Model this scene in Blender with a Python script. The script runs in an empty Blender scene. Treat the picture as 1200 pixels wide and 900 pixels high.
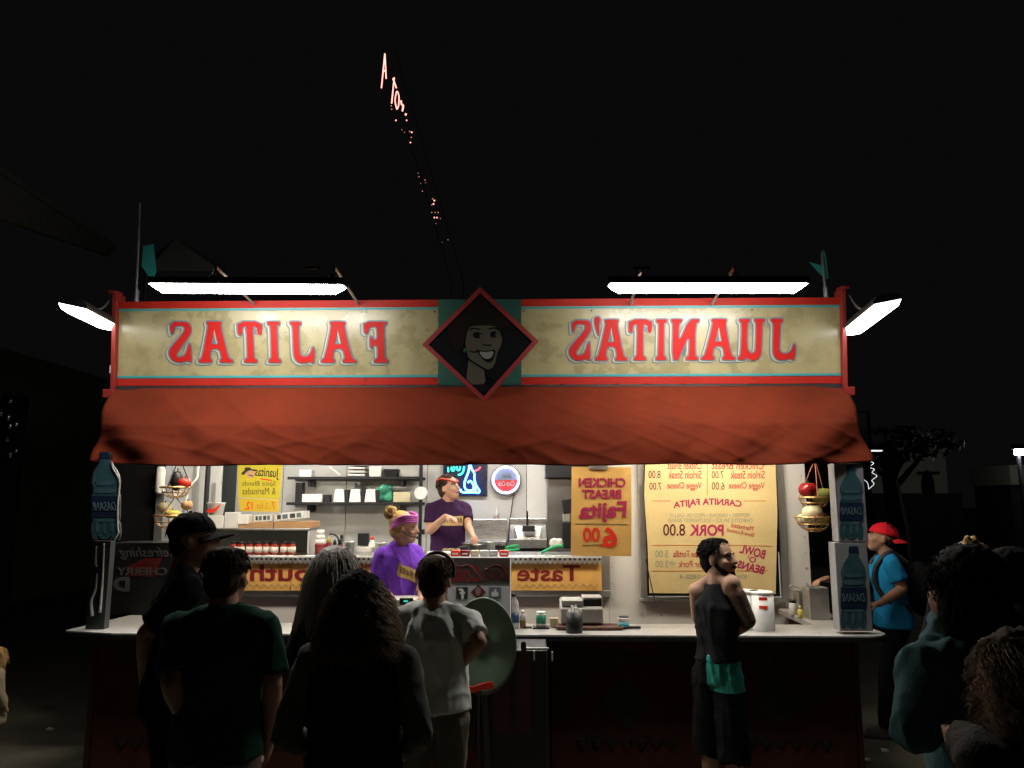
import bpy, bmesh, math, random
from mathutils import Vector, Matrix, noise, Euler
random.seed(7)
C = bpy.context.scene.collection
SC = bpy.context.scene
rad = math.radians

# ------------------------------------------------------------------ camera
CAM = Vector((0.0, 0.0, 2.045))
cam_d = bpy.data.cameras.new('camera')
cam = bpy.data.objects.new('camera', cam_d); C.objects.link(cam)
cam_d.sensor_width = 36.0; cam_d.lens = 27.0; cam_d.clip_start = 0.05; cam_d.clip_end = 600
cam.location = CAM
cam.rotation_euler = Euler((rad(90 + 8.84), 0, rad(1.3)))
SC.camera = cam
RC = cam.rotation_euler.to_matrix()

# ------------------------------------------------------------------ night sky, exposure
wd = bpy.data.worlds.new('World'); SC.world = wd; wd.use_nodes = True
wn = wd.node_tree.nodes; wl = wd.node_tree.links
bg = wn['Background']
bg.inputs['Color'].default_value = (0.0027, 0.0027, 0.0027, 1)     # black night sky with a trace of town glow
bg.inputs['Strength'].default_value = 1.0
SC.view_settings.view_transform = 'Standard'
SC.view_settings.look = 'None'
SC.view_settings.exposure = 0.0
SC.view_settings.gamma = 1.0
SC.cycles.use_denoising = True
SC.cycles.max_bounces = 8
SC.cycles.sample_clamp_indirect = 4.0
LAMP_OUT, LAMP_SIDE, LAMP_IN, LAMP_CANOPY = 84.0, 12.0, 60.0, 45.0

def P(px, py, Y):
    d = RC @ Vector(((px - 600) / 900.0, (450 - py) / 900.0, -1.0))
    return CAM + d * (Y / d.y)
def G(px, py):                      # point on the ground under a picture point
    d = RC @ Vector(((px - 600) / 900.0, (450 - py) / 900.0, -1.0))
    return CAM + d * (-CAM.z / d.z)
def R4(x0, y0, x1, y1, Y):          # real extent of a rectangle standing at distance Y
    xm, ym = (x0 + x1) / 2, (y0 + y1) / 2
    return P(x0, ym, Y).x, P(x1, ym, Y).x, P(xm, y1, Y).z, P(xm, y0, Y).z

# ------------------------------------------------------------------ materials
MATS = {}
def mat(name, col, rough=.6, metal=0, var=.15, vscale=6, bump=0, bscale=80, emit=None, es=0, spec=.4, alpha=1, trans=0, stretch=None):
    if name in MATS: return MATS[name]
    m = bpy.data.materials.new(name); m.use_nodes = True
    nt = m.node_tree; b = nt.nodes['Principled BSDF']; L = nt.links.new
    b.inputs['Base Color'].default_value = (*col, 1)
    b.inputs['Roughness'].default_value = rough; b.inputs['Metallic'].default_value = metal
    b.inputs['Specular IOR Level'].default_value = spec
    if trans: b.inputs['Transmission Weight'].default_value = trans
    if emit:
        b.inputs['Emission Color'].default_value = (*emit, 1); b.inputs['Emission Strength'].default_value = es
    tc = nt.nodes.new('ShaderNodeTexCoord'); src = tc.outputs['Object']
    if stretch:
        mp = nt.nodes.new('ShaderNodeMapping'); mp.inputs['Scale'].default_value = stretch
        L(src, mp.inputs['Vector']); src = mp.outputs['Vector']
    if var:
        n = nt.nodes.new('ShaderNodeTexNoise'); n.inputs['Scale'].default_value = vscale; n.inputs['Detail'].default_value = 6
        n.inputs['Roughness'].default_value = .62
        L(src, n.inputs['Vector'])
        r = nt.nodes.new('ShaderNodeMapRange'); r.inputs[1].default_value = .25; r.inputs[2].default_value = .75
        r.inputs[3].default_value = 1 - var; r.inputs[4].default_value = 1 + var * .6
        L(n.outputs['Fac'], r.inputs[0])
        x = nt.nodes.new('ShaderNodeVectorMath'); x.operation = 'SCALE'; x.inputs[0].default_value = col
        L(r.outputs[0], x.inputs['Scale']); L(x.outputs[0], b.inputs['Base Color'])
        r2 = nt.nodes.new('ShaderNodeMapRange'); r2.inputs[1].default_value = .3; r2.inputs[2].default_value = .7
        r2.inputs[3].default_value = max(.03, rough - .08); r2.inputs[4].default_value = min(1, rough + .12)
        L(n.outputs['Fac'], r2.inputs[0]); L(r2.outputs[0], b.inputs['Roughness'])
    if bump:
        n2 = nt.nodes.new('ShaderNodeTexNoise'); n2.inputs['Scale'].default_value = bscale; n2.inputs['Detail'].default_value = 4
        L(src, n2.inputs['Vector'])
        bm_ = nt.nodes.new('ShaderNodeBump'); bm_.inputs['Strength'].default_value = bump; bm_.inputs['Distance'].default_value = .01
        L(n2.outputs['Fac'], bm_.inputs['Height']); L(bm_.outputs[0], b.inputs['Normal'])
    MATS[name] = m
    return m

M = dict(
 asphalt=mat('asphalt', (.14, .13, .095), .85, var=.45, vscale=2.2, bump=.5, bscale=90),
 cream=mat('aged cream board', (.245, .21, .105), .27, var=.34, vscale=4.5, bump=.03, bscale=30, spec=.4),
 red=mat('red paint', (.29, .014, .008), .5, var=.12, spec=.15), letter_red=mat('letter red', (.33, .008, .006), .5, var=.1, spec=.12),
 teal=mat('teal paint', (.02, .22, .24), .45, var=.1), outline=mat('slate blue outline', (.06, .1, .13), .45, var=.12),
 shade_line=mat('pale outline', (.3, .28, .17), .45, var=.1),
 green_board=mat('dark green board', (.008, .06, .04), .5), black_board=mat('black board', (.004, .004, .005), .8, var=.2, spec=.05),
 emblem_red=mat('emblem red', (.16, .012, .012), .5), emblem_skin=mat('emblem skin', (.05, .045, .031), .7, var=.1, spec=.05),  # dark print, darkened further for the weak light at the sign's middle
 emblem_hat=mat('emblem hat', (.008, .005, .004), .8, spec=.05), emblem_white=mat('emblem white', (.12, .12, .1), .5, var=.05),
 emblem_line=mat('emblem line', (.004, .003, .004), .8, spec=.05), emblem_grey=mat('emblem grey', (.04, .045, .04), .6),
 awning=mat('rust canvas', (.095, .0145, .0055), .92, var=.22, vscale=3.5, bump=.25, bscale=160, spec=.06),
 white_wall=mat('white wall panel', (.68, .66, .62), .45, var=.1, vscale=2.5), inner_wall=mat('grey inner wall', (.5, .49, .46), .4, var=.12, vscale=2),
 alu=mat('aluminium', (.5, .5, .48), .4, metal=.85, var=.15, vscale=12), steel=mat('brushed steel', (.55, .55, .53), .3, metal=1, var=.06, vscale=14, stretch=(1, 1, 12)),
 dark_metal=mat('dark metal', (.03, .03, .032), .45, metal=.6), black=mat('black plastic', (.012, .012, .013), .45, var=.2),
 black_matte=mat('black matte', (.01, .01, .01), .9, var=.2, spec=.05), counter=mat('pale laminate', (.33, .325, .31), .35, var=.12, vscale=9),
 panel=mat('red brown panel', (.06, .021, .012), .75, var=.35, spec=.1), panel_dark=mat('panel print black', (.006, .007, .009), .6),
 tan=mat('tan board', (.74, .41, .11), .6, var=.2, vscale=6), maroon=mat('maroon print', (.2, .012, .015), .5, var=.1),
 zig=mat('faded green print', (.3, .24, .1), .6, var=.1),
 menu=mat('aged menu paper', (.7, .54, .25), .6, var=.16, vscale=3), menu_red=mat('menu red', (.45, .03, .04), .6, var=.1),
 menu_magenta=mat('menu crimson', (.42, .02, .09), .6, var=.1), menu_dark=mat('menu brown', (.12, .02, .015), .6, var=.1),
 menu_grey=mat('menu grey green', (.3, .33, .22), .6, var=.1), menu_orange=mat('menu orange line', (.6, .2, .04), .6), bright_red=mat('bright red print', (.8, .04, .015), .5, var=.05),
 poster_tan=mat('tan poster', (.75, .45, .13), .6, var=.22, vscale=5), yellow=mat('yellow poster', (.62, .52, .03), .55, var=.1), yellow2=mat('amber card', (.68, .48, .03), .55, var=.1),
 ink=mat('black ink', (.02, .018, .015), .6, var=.05), poster_text=mat('olive ink', (.12, .1, .02), .6, var=.05),
 white=mat('white plastic', (.75, .74, .7), .4, var=.06), paper=mat('paper', (.75, .73, .68), .8, var=.06), cardboard=mat('cardboard', (.42, .25, .12), .85, var=.15),
 glass=mat('clear plastic', (.85, .88, .88), .08, trans=.85, var=0), sauce=mat('red sauce', (.28, .03, .015), .3), label_white=mat('jar label', (.72, .66, .58), .6, var=.1),
 purple=mat('bright purple cotton', (.18, .055, .55), .9, var=.12, bump=.3, bscale=300, spec=.15), plum=mat('dark plum cotton', (.033, .011, .046), .9, var=.12, bump=.3, bscale=300, spec=.15),
 print_tan=mat('tan shirt print', (.5, .36, .13), .8, var=.3, vscale=30),
 skin=mat('fair skin', (.5, .28, .19), .55, var=.2, vscale=14, bump=.06, bscale=200), skin2=mat('tanned skin', (.36, .19, .12), .55, var=.22, vscale=14, bump=.06, bscale=200),
 lips=mat('lips', (.36, .1, .08), .45, var=.05), eye=mat('eye white', (.6, .58, .54), .3, var=0), iris=mat('iris', (.03, .02, .015), .3, var=0),
 blond=mat('blond hair', (.42, .27, .09), .5, var=.35, vscale=30), brown_hair=mat('brown hair', (.05, .03, .018), .75, var=.3, vscale=30, spec=.12), black_hair=mat('black hair', (.014, .011, .009), .8, var=.3, vscale=30, spec=.1),
 grey_hair=mat('grey hair', (.3, .28, .24), .55, var=.3, vscale=30), light_brown=mat('light brown hair', (.24, .16, .09), .55, var=.3, vscale=30),
 pink=mat('pink headband', (.45, .1, .42), .8, var=.3, vscale=60), band_red=mat('coral headband', (.5, .07, .05), .8),
 tank=mat('black tank cotton', (.018, .018, .02), .92, var=.15, bump=.3, bscale=300, spec=.15), shorts_teal=mat('teal satin', (.03, .3, .25), .4, var=.1),
 blue=mat('sky blue cotton', (.015, .24, .5), .9, var=.1, bump=.3, bscale=300, spec=.15), red_cap=mat('red cap cotton', (.7, .015, .03), .85, var=.1, bump=.3, bscale=300, spec=.2),
 grey_tee=mat('grey jersey', (.64, .66, .62), .92, var=.15, bump=.3, bscale=300, spec=.12), green_polo=mat('green polo cotton', (.006, .04, .022), .92, var=.15, bump=.3, bscale=300, spec=.12),
 dark_cloth=mat('black cloth', (.009, .009, .01), .95, var=.2, bump=.4, bscale=200, spec=.1), grey_trouser=mat('grey trouser cloth', (.13, .12, .1), .92, var=.2, bump=.3, bscale=250, spec=.1),
 denim_teal=mat('teal jacket cloth', (.06, .14, .14), .92, var=.25, vscale=30, bump=.5, bscale=220, spec=.12), grey_sleeve=mat('grey sleeve cloth', (.13, .13, .115), .92, var=.2, bump=.4, bscale=240, spec=.1),
 pale_coat=mat('pale tan coat', (.3, .25, .17), .95, var=.25, bump=.5, bscale=90), tattoo=mat('tattooed skin', (.13, .075, .055), .5, var=.75, vscale=22),
 dkgreen=mat('dull green disc', (.07, .11, .07), .55, var=.15), bottle_blue=mat('printed bottle blue', (.03, .08, .098), .45, var=.3, vscale=14), bottle_light=mat('printed bottle highlight', (.05, .11, .13), .45, var=.3, vscale=20),
 bottle_label=mat('printed bottle label', (.008, .02, .045), .45, var=.1), carton=mat('grey carton', (.22, .225, .235), .6, var=.12), silver_ink=mat('silver ink', (.1, .16, .19), .5, var=.1),
 green_plastic=mat('green plastic', (.01, .35, .12), .4, var=.1), tomato=mat('red tomato', (.55, .03, .015), .25, var=.15), onion=mat('pale onion', (.62, .55, .34), .4, var=.15), squash=mat('yellow squash', (.5, .4, .07), .4, var=.15),
 pepper=mat('dark red pepper', (.25, .012, .012), .22), gourd=mat('green gourd', (.22, .24, .05), .4, var=.3, vscale=20), wicker=mat('brass wire', (.45, .28, .12), .4, metal=.7),
 teal_flag=mat('teal flag cloth', (.015, .2, .17), .9), canvas=mat('grey canvas', (.1, .1, .085), .9, var=.2), bark=mat('bark', (.04, .03, .02), .9, var=.4, bump=.8, bscale=40), leaf=mat('leaf', (.02, .03, .012), .7, var=.4),
 pale_stucco=mat('pale stucco', (.26, .27, .18), .9, var=.2, vscale=1.5), olive_wall=mat('olive boards', (.3, .29, .2), .9, var=.25), chrome=mat('chrome', (.8, .8, .8), .12, metal=1, var=.1),
 tube_white=mat('lamp diffuser', (.9, .9, .9), .5, var=0, emit=(1, .97, .92), es=LAMP_OUT), tube_side=mat('side lamp diffuser', (.9, .9, .9), .5, var=0, emit=(1, .97, .92), es=LAMP_SIDE),
 tube_in=mat('indoor lamp diffuser', (.9, .9, .9), .5, var=0, emit=(1, .95, .87), es=LAMP_IN), tube_canopy=mat('canopy lamp diffuser', (.9, .9, .9), .5, var=0, emit=(1, .9, .74), es=LAMP_CANOPY),
 neon_blue=mat('neon blue', (.1, .3, .9), .5, var=0, emit=(.05, .28, 1), es=17), neon_teal=mat('neon teal', (.1, .9, .7), .5, var=0, emit=(.03, .85, .55), es=3),
 neon_red=mat('neon red', (.9, .1, .1), .5, var=0, emit=(1, .06, .08), es=4), neon_white=mat('neon lavender', (.8, .8, 1), .5, var=0, emit=(.5, .48, 1), es=11),
 neon_field=mat('neon dark glass', (.006, .008, .03), .3), bulb_red=mat('red led', (.9, .3, .2), .5, var=0, emit=(1, .32, .27), es=3), bulb_dim=mat('small led', (.9, .6, .5), .5, var=0, emit=(1, .4, .3), es=.8),
 flood=mat('flood lamp', (.9, .9, .9), .5, var=0, emit=(.9, .95, 1), es=75), string=mat('fairy light', (.9, .9, .9), .5, var=0, emit=(.9, .95, 1), es=1.2), screen=mat('phone screen', (.7, .7, .7), .3, var=0, emit=(1, .9, .75), es=1.2),
 rope=mat('rope', (.35, .12, .06), .8), maroon_dark=mat('dark maroon bottle print', (.05, .008, .01), .5), silver=mat('silver paint', (.55, .55, .55), .4, metal=.4),
)

# ------------------------------------------------------------------ builders
def world_loc(o):
    v = Vector((0, 0, 0))
    while o is not None:
        v += o.location; o = o.parent
    return v
def link_mesh(name, me, m, parent=None, smooth=False, bev=0, kind=None):
    o = bpy.data.objects.new(name, me); C.objects.link(o)
    if m is not None:
        for x in (m if isinstance(m, (list, tuple)) else [m]): me.materials.append(x)
    if parent is not None:
        off = world_loc(parent); me.transform(Matrix.Translation(-off)); o.parent = parent
    if smooth: me.polygons.foreach_set('use_smooth', [True] * len(me.polygons))
    if bev:
        b = o.modifiers.new('edge', 'BEVEL'); b.width = bev; b.segments = 2; b.limit_method = 'ANGLE'; b.angle_limit = rad(40)
    if kind: o['kind'] = kind
    return o
def tag(o, label=None, cat=None, group=None, kind=None):
    if label: o['label'] = label
    if cat: o['category'] = cat
    if group: o['group'] = group
    if kind: o['kind'] = kind
    return o
def thing(name, label, cat, loc, group=None):
    o = bpy.data.objects.new(name, None); C.objects.link(o); o.location = loc; o.empty_display_size = .1
    return tag(o, label, cat, group)
def centre_origin(o):
    """moves a one-mesh thing's origin to its base"""
    me = o.data
    if not me.vertices: return o
    xs = [v.co for v in me.vertices]
    b = Vector((sum(v.x for v in xs) / len(xs), sum(v.y for v in xs) / len(xs), min(v.z for v in xs)))
    me.transform(Matrix.Translation(-b)); o.location = b
    return o

class MB:
    def __init__(s): s.v = []; s.f = []; s.mi = []
    def add(s, vs, fs, mi=0):
        n = len(s.v); s.v += [tuple(v) for v in vs]
        for f in fs: s.f.append(tuple(i + n for i in f)); s.mi.append(mi)
        return s
    def box(s, x0, x1, y0, y1, z0, z1, mi=0):
        x0, x1 = min(x0, x1), max(x0, x1); y0, y1 = min(y0, y1), max(y0, y1); z0, z1 = min(z0, z1), max(z0, z1)
        v = [(x, y, z) for z in (z0, z1) for y in (y0, y1) for x in (x0, x1)]
        return s.add(v, [(0, 2, 3, 1), (4, 5, 7, 6), (0, 1, 5, 4), (2, 6, 7, 3), (0, 4, 6, 2), (1, 3, 7, 5)], mi)
    def obox(s, c, ax, ay, az, mi=0):       # oriented box: half axes as vectors
        c = Vector(c); v = [c + ax * i + ay * j + az * k for k in (-1, 1) for j in (-1, 1) for i in (-1, 1)]
        return s.add(v, [(0, 2, 3, 1), (4, 5, 7, 6), (0, 1, 5, 4), (2, 6, 7, 3), (0, 4, 6, 2), (1, 3, 7, 5)], mi)
    def tube(s, pts, r, n=8, mi=0, closed=False, r1=None):
        pts = [Vector(p) for p in pts]; rings = []; m = len(pts)
        prev = None
        for i, p in enumerate(pts):
            if closed: t = pts[(i + 1) % m] - pts[i - 1]
            else: t = pts[min(i + 1, m - 1)] - pts[max(i - 1, 0)]
            if t.length < 1e-9: t = Vector((0, 0, 1))
            t.normalize()
            if prev is None:
                a = t.orthogonal().normalized()
            else:
                a = prev - t * prev.dot(t)
                a = a.normalized() if a.length > 1e-6 else t.orthogonal().normalized()
            prev = a; b = t.cross(a)
            rr = r if r1 is None else r + (r1 - r) * i / max(1, m - 1)
            rings.append([p + (a * math.cos(2 * math.pi * k / n) + b * math.sin(2 * math.pi * k / n)) * rr for k in range(n)])
        vs = [q for g in rings for q in g]; fs = []
        for i in range(m if closed else m - 1):
            j = (i + 1) % m
            for k in range(n):
                fs.append((i * n + k, i * n + (k + 1) % n, j * n + (k + 1) % n, j * n + k))
        if not closed:
            fs.append(tuple(range(n))[::-1]); fs.append(tuple((m - 1) * n + k for k in range(n)))
        return s.add(vs, fs, mi)
    def lathe(s, c, prof, n=20, mi=0, axis='z'):   # prof: (radius, height) from the bottom up
        c = Vector(c); vs = []; fs = []
        for r, h in prof:
            for k in range(n):
                a = 2 * math.pi * k / n
                if axis == 'z': vs.append(c + Vector((r * math.cos(a), r * math.sin(a), h)))
                elif axis == 'y': vs.append(c + Vector((r * math.cos(a), h, r * math.sin(a))))
                else: vs.append(c + Vector((h, r * math.cos(a), r * math.sin(a))))
        m = len(prof)
        for i in range(m - 1):
            for k in range(n):
                fs.append((i * n + k, i * n + (k + 1) % n, (i + 1) * n + (k + 1) % n, (i + 1) * n + k))
        fs.append(tuple(range(n))[::-1]); fs.append(tuple((m - 1) * n + k for k in range(n)))
        return s.add(vs, fs, mi)
    def prism(s, pts, y0, y1, mi=0):              # outline in x,z extruded along y
        n = len(pts)
        vs = [(x, y0, z) for x, z in pts] + [(x, y1, z) for x, z in pts]
        fs = [tuple(range(n)), tuple(range(n, 2 * n))[::-1]] + [(i, (i + 1) % n + 0, (i + 1) % n + n, i + n) for i in range(n)]
        return s.add(vs, fs, mi)
    def ball(s, c, r, n=12, m=8, mi=0, rot=None):
        c = Vector(c); r = Vector(r) if hasattr(r, '__len__') else Vector((r, r, r)); vs = []; fs = []
        for i in range(1, m):
            th = math.pi * i / m
            for k in range(n):
                a = 2 * math.pi * k / n
                q = Vector((r.x * math.sin(th) * math.cos(a), r.y * math.sin(th) * math.sin(a), -r.z * math.cos(th)))
                vs.append(c + (rot @ q if rot else q))
        t0 = Vector((0, 0, -r.z)); t1 = Vector((0, 0, r.z))
        vs.append(c + (rot @ t0 if rot else t0)); vs.append(c + (rot @ t1 if rot else t1)); B = len(vs) - 2
        for i in range(m - 2):
            for k in range(n): fs.append((i * n + k, i * n + (k + 1) % n, (i + 1) * n + (k + 1) % n, (i + 1) * n + k))
        for k in range(n):
            fs.append((B, (k + 1) % n, k)); fs.append((B + 1, (m - 2) * n + k, (m - 2) * n + (k + 1) % n))
        return s.add(vs, fs, mi)
    def cone(s, p0, r0, p1, r1, n=12, flat=False, e=(1, 1)):   # tapered limb, rounded unless flat
        p0 = Vector(p0); p1 = Vector(p1); t = (p1 - p0)
        if t.length < 1e-6: return s.ball(p0, max(r0, r1))
        L = t.length; t.normalize(); a = t.orthogonal().normalized(); b = t.cross(a); prof = []
        if flat: prof = [(r0, 0), (r1, L)]
        else:
            for q in (-80, -55, -30): prof.append((r0 * math.cos(rad(q)), r0 * math.sin(rad(q))))
            prof += [(r0, 0), (r1, L)]
            for q in (30, 55, 80): prof.append((r1 * math.cos(rad(q)), L + r1 * math.sin(rad(q))))
        vs = []; fs = []
        for r, h in prof:
            for k in range(n):
                w = 2 * math.pi * k / n
                vs.append(p0 + t * h + a * (r * math.cos(w)) + b * (r * math.sin(w)))
        for i in range(len(prof) - 1):
            for k in range(n): fs.append((i * n + k, i * n + (k + 1) % n, (i + 1) * n + (k + 1) % n, (i + 1) * n + k))
        fs.append(tuple(range(n))[::-1]); fs.append(tuple((len(prof) - 1) * n + k for k in range(n)))
        return s.add(vs, fs)
    def loft(s, rings):                            # rings: lists of points, closed at both ends
        n = len(rings[0]); vs = [p for g in rings for p in g]; fs = []
        for i in range(len(rings) - 1):
            for k in range(n): fs.append((i * n + k, i * n + (k + 1) % n, (i + 1) * n + (k + 1) % n, (i + 1) * n + k))
        fs.append(tuple(range(n))[::-1]); fs.append(tuple((len(rings) - 1) * n + k for k in range(n)))
        return s.add(vs, fs)
    def mesh(s, name):
        me = bpy.data.meshes.new(name); me.from_pydata(s.v, [], s.f); me.polygons.foreach_set('material_index', s.mi)
        bm = bmesh.new(); bm.from_mesh(me); bmesh.ops.recalc_face_normals(bm, faces=bm.faces); bm.to_mesh(me); bm.free()
        return me
    def build(s, name, m, parent=None, smooth=False, bev=0, kind=None):
        return link_mesh(name, s.mesh(name), m, parent, smooth, bev, kind)

def solo(o, label, cat, group=None):
    return centre_origin(tag(o, label, cat, group))

DG = lambda: bpy.context.evaluated_depsgraph_get()
def fuse(mb, name, voxel, m, parent, it=4, wrinkle=0, wscale=(9, 9, 3), seed=0):
    """one continuous skin grown over the rough volume in mb"""
    me = mb.mesh(name); o = bpy.data.objects.new('t', me); C.objects.link(o)
    r = o.modifiers.new('r', 'REMESH'); r.mode = 'VOXEL'; r.voxel_size = voxel; r.use_smooth_shade = True
    if it:
        sm = o.modifiers.new('s', 'SMOOTH'); sm.factor = .5; sm.iterations = it
    ev = o.evaluated_get(DG()); out = bpy.data.meshes.new_from_object(ev)
    bpy.data.objects.remove(o); out.name = name
    if wrinkle:
        nv = [v.normal.copy() for v in out.vertices]
        for v, nn in zip(out.vertices, nv):
            p = v.co
            q = Vector((p.x * wscale[0] + seed, p.y * wscale[1], p.z * wscale[2] + p.x * 2))
            rg = 1 - abs(noise.noise(Vector((p.x * wscale[0] * 1.7 + seed + p.z * 2.5, p.y * wscale[1] * 1.7, p.z * wscale[2] * .75))))
            rh = 1 - abs(noise.noise(Vector((p.x * 6 + seed + 7, p.y * 6, p.z * 9 + p.x * 5))))
            w = .6 * noise.noise(q) + .25 * noise.noise(q * 2.3) + .95 * rg ** 5 + .5 * rh ** 7 - .3
            v.co = p + nn * (w * wrinkle)
    return link_mesh(name, out, m, parent, True)

# ---- flat lettering (default face), laid out between picture points on a plane at distance Y; the picture is mirrored
def text(s, x0, y0, x1, y1, Y, m, parent, bold=0, arch=0, rot=0, mirror=True, depth=.002, name='lettering', shear=0, res=3):
    cu = bpy.data.curves.new('t', 'FONT'); cu.body = s; cu.size = 1; cu.offset = bold; cu.extrude = .01; cu.resolution_u = res; cu.shear = shear
    o = bpy.data.objects.new('t', cu); C.objects.link(o)
    me = bpy.data.meshes.new_from_object(o.evaluated_get(DG())); bpy.data.objects.remove(o)
    xs = [v.co.x for v in me.vertices]; ys = [v.co.y for v in me.vertices]
    a, b, c, d = min(xs), max(xs), min(ys), max(ys)
    cx, cy = (x0 + x1) / 2, (y0 + y1) / 2; cr, sr = math.cos(rad(rot)), math.sin(rad(rot))
    for v in me.vertices:
        u = (v.co.x - a) / (b - a); t = (v.co.y - c) / (d - c)
        px = (x1 - u * (x1 - x0)) if mirror else (x0 + u * (x1 - x0))
        py = y1 - t * (y1 - y0) + arch * 4 * (u - .5) ** 2
        dx, dy = px - cx, py - cy
        px, py = cx + dx * cr - dy * sr, cy + dx * sr + dy * cr
        q = P(px, py, Y); k = v.co.z
        v.co = Vector((q.x, Y - .0012 + (-depth if k > 0 else 0), q.z))
    bm = bmesh.new(); bm.from_mesh(me); bmesh.ops.recalc_face_normals(bm, faces=bm.faces); bm.to_mesh(me); bm.free()
    return link_mesh(name, me, m, parent)
def poly_px(pts, Y, th, name, m, parent, holes=()):
    """a flat cut-out: outline in picture points, th thick, standing at distance Y (front face)"""
    bm = bmesh.new()
    cu = bpy.data.curves.new('t', 'CURVE'); cu.dimensions = '2D'; cu.fill_mode = 'BOTH'; cu.extrude = th / 2
    for pl in [pts] + list(holes):
        sp = cu.splines.new('POLY'); sp.points.add(len(pl) - 1); sp.use_cyclic_u = True
        for q, (x, y) in zip(sp.points, pl):
            w = P(x, y, Y); q.co = (w.x, w.z, 0, 1)
    o = bpy.data.objects.new('t', cu); C.objects.link(o)
    me = bpy.data.meshes.new_from_object(o.evaluated_get(DG())); bpy.data.objects.remove(o)
    for v in me.vertices: v.co = Vector((v.co.x, Y + th / 2 + v.co.z, v.co.y))
    bm.from_mesh(me); bmesh.ops.remove_doubles(bm, verts=bm.verts, dist=1e-5); bmesh.ops.recalc_face_normals(bm, faces=bm.faces); bm.to_mesh(me); bm.free()
    return link_mesh(name, me, m, parent)
def grow(pts, d):
    """outline pushed outwards by d (picture units)"""
    n = len(pts); area = sum(pts[i][0] * pts[(i + 1) % n][1] - pts[(i + 1) % n][0] * pts[i][1] for i in range(n))
    sg = 1 if area > 0 else -1; out = []
    for i in range(n):
        a, b, c = Vector(pts[i - 1]), Vector(pts[i]), Vector(pts[(i + 1) % n])
        u = (b - a); w = (c - b)
        if u.length < 1e-6 or w.length < 1e-6: out.append(tuple(b)); continue
        u.normalize(); w.normalize()
        n1 = Vector((u.y, -u.x)) * sg; n2 = Vector((w.y, -w.x)) * sg; k = n1 + n2
        if k.length < .3: k = n1
        else: k = k / max(.6, k.dot(n1))
        out.append(tuple(b + k * d))
    return out
def smooth_poly(pts, it=1):
    for _ in range(it):
        o = []
        for i in range(len(pts)):
            a, b = Vector(pts[i]), Vector(pts[(i + 1) % len(pts)])
            o.append(tuple(a * .75 + b * .25)); o.append(tuple(a * .25 + b * .75))
        pts = o
    return pts
def spline(pts, n=6):
    """smooth path through the given points"""
    pts = [Vector(p) for p in pts]; out = []
    for i in range(len(pts) - 1):
        p0, p1, p2, p3 = pts[max(0, i - 1)], pts[i], pts[i + 1], pts[min(len(pts) - 1, i + 2)]
        for k in range(n):
            t = k / n
            out.append(.5 * ((2 * p1) + (p2 - p0) * t + (2 * p0 - 5 * p1 + 4 * p2 - p3) * t * t + (3 * p1 - p0 - 3 * p2 + p3) * t ** 3))
    out.append(pts[-1]); return out
# ------------------------------------------------------------------ main distances (metres in front of the camera)
YC, YS, YW, YB = 5.8, 6.3, 7.3, 9.6
ZC = P(690, 744, YC).z                 # counter top, about 1.05
ZF = .6                                # trailer floor

# ------------------------------------------------------------------ ground
g = MB(); n_ = 40
gx = [-60 + 120 * i / 60 for i in range(61)]; gy = [-8 + 128 * (i / 60) ** 1.6 for i in range(61)]
vs = [(x, y, .008 * noise.noise(Vector((x * .7, y * .7, 0)))) for y in gy for x in gx]
g.add(vs, [(j * 61 + i, j * 61 + i + 1, (j + 1) * 61 + i + 1, (j + 1) * 61 + i) for j in range(60) for i in range(60)])
g.add([(-400, -300, -.03), (400, -300, -.03), (400, 400, -.03), (-400, 400, -.03)], [(0, 1, 2, 3)])
o = g.build('ground', M['asphalt'], None, True); tag(o, kind='structure')

# ------------------------------------------------------------------ the trailer
XL = P(186, 620, YW).x; XR = P(946, 600, YW).x
stall = thing('food_trailer', 'white panelled food trailer with open serving window behind the long counter', 'food stall', ((XL + XR) / 2, YW, 0))
ww, iw = M['white_wall'], M['inner_wall']
ZT = 3.15
def wallbox(name, x0, y0, x1, y1, Y, d, m, bev=.004):
    a, b, z0, z1 = R4(x0, y0, x1, y1, Y); mb = MB().box(a, b, Y, Y + d, z0, z1); return mb.build(name, m, stall, bev=bev)
xa, xb = P(712, 620, YW).x, P(752, 620, YW).x; xm1 = P(915, 620, YW).x
zs = P(500, 697, YW).z; zm = P(830, 699, YW).z
MB().box(XL, xa, YW, YW + .06, .35, zs - .01).build('wall_panel', ww, stall, bev=.004)                # under the serving window
MB().box(xa + .002, xb - .002, YW, YW + .06, .35, ZT).build('wall_panel', ww, stall, bev=.004)          # between window and menu
MB().box(xb, xm1, YW, YW + .06, .35, zm - .01).build('wall_panel', ww, stall, bev=.004)                # under the menu
MB().box(xm1 + .002, XR, YW, YW + .06, .35, ZT).build('wall_panel', ww, stall, bev=.004)                # right of the menu
r = MB()
for px in (716, 748, 920, 941):
    x = P(px, 600, YW).x
    for k in range(14): r.lathe((x, YW, .9 + k * .14), [(.0075, -.003), (.006, -.006)], 8, axis='y')
tag(r.build('rivets', M['alu'], stall), kind='stuff')
MB().box(XL, XR, YW + .065, YW + .1, zm - .3, zm - .27).build('wall_rail', M['alu'], stall)
MB().box(XL, XR, YW, YB, ZF - .08, ZF).build('trailer_floor', M['steel'], stall)
MB().box(XL - .1, XR + .05, YS + .12, YB + .1, ZT, ZT + .07).build('roof', iw, stall)
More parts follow.
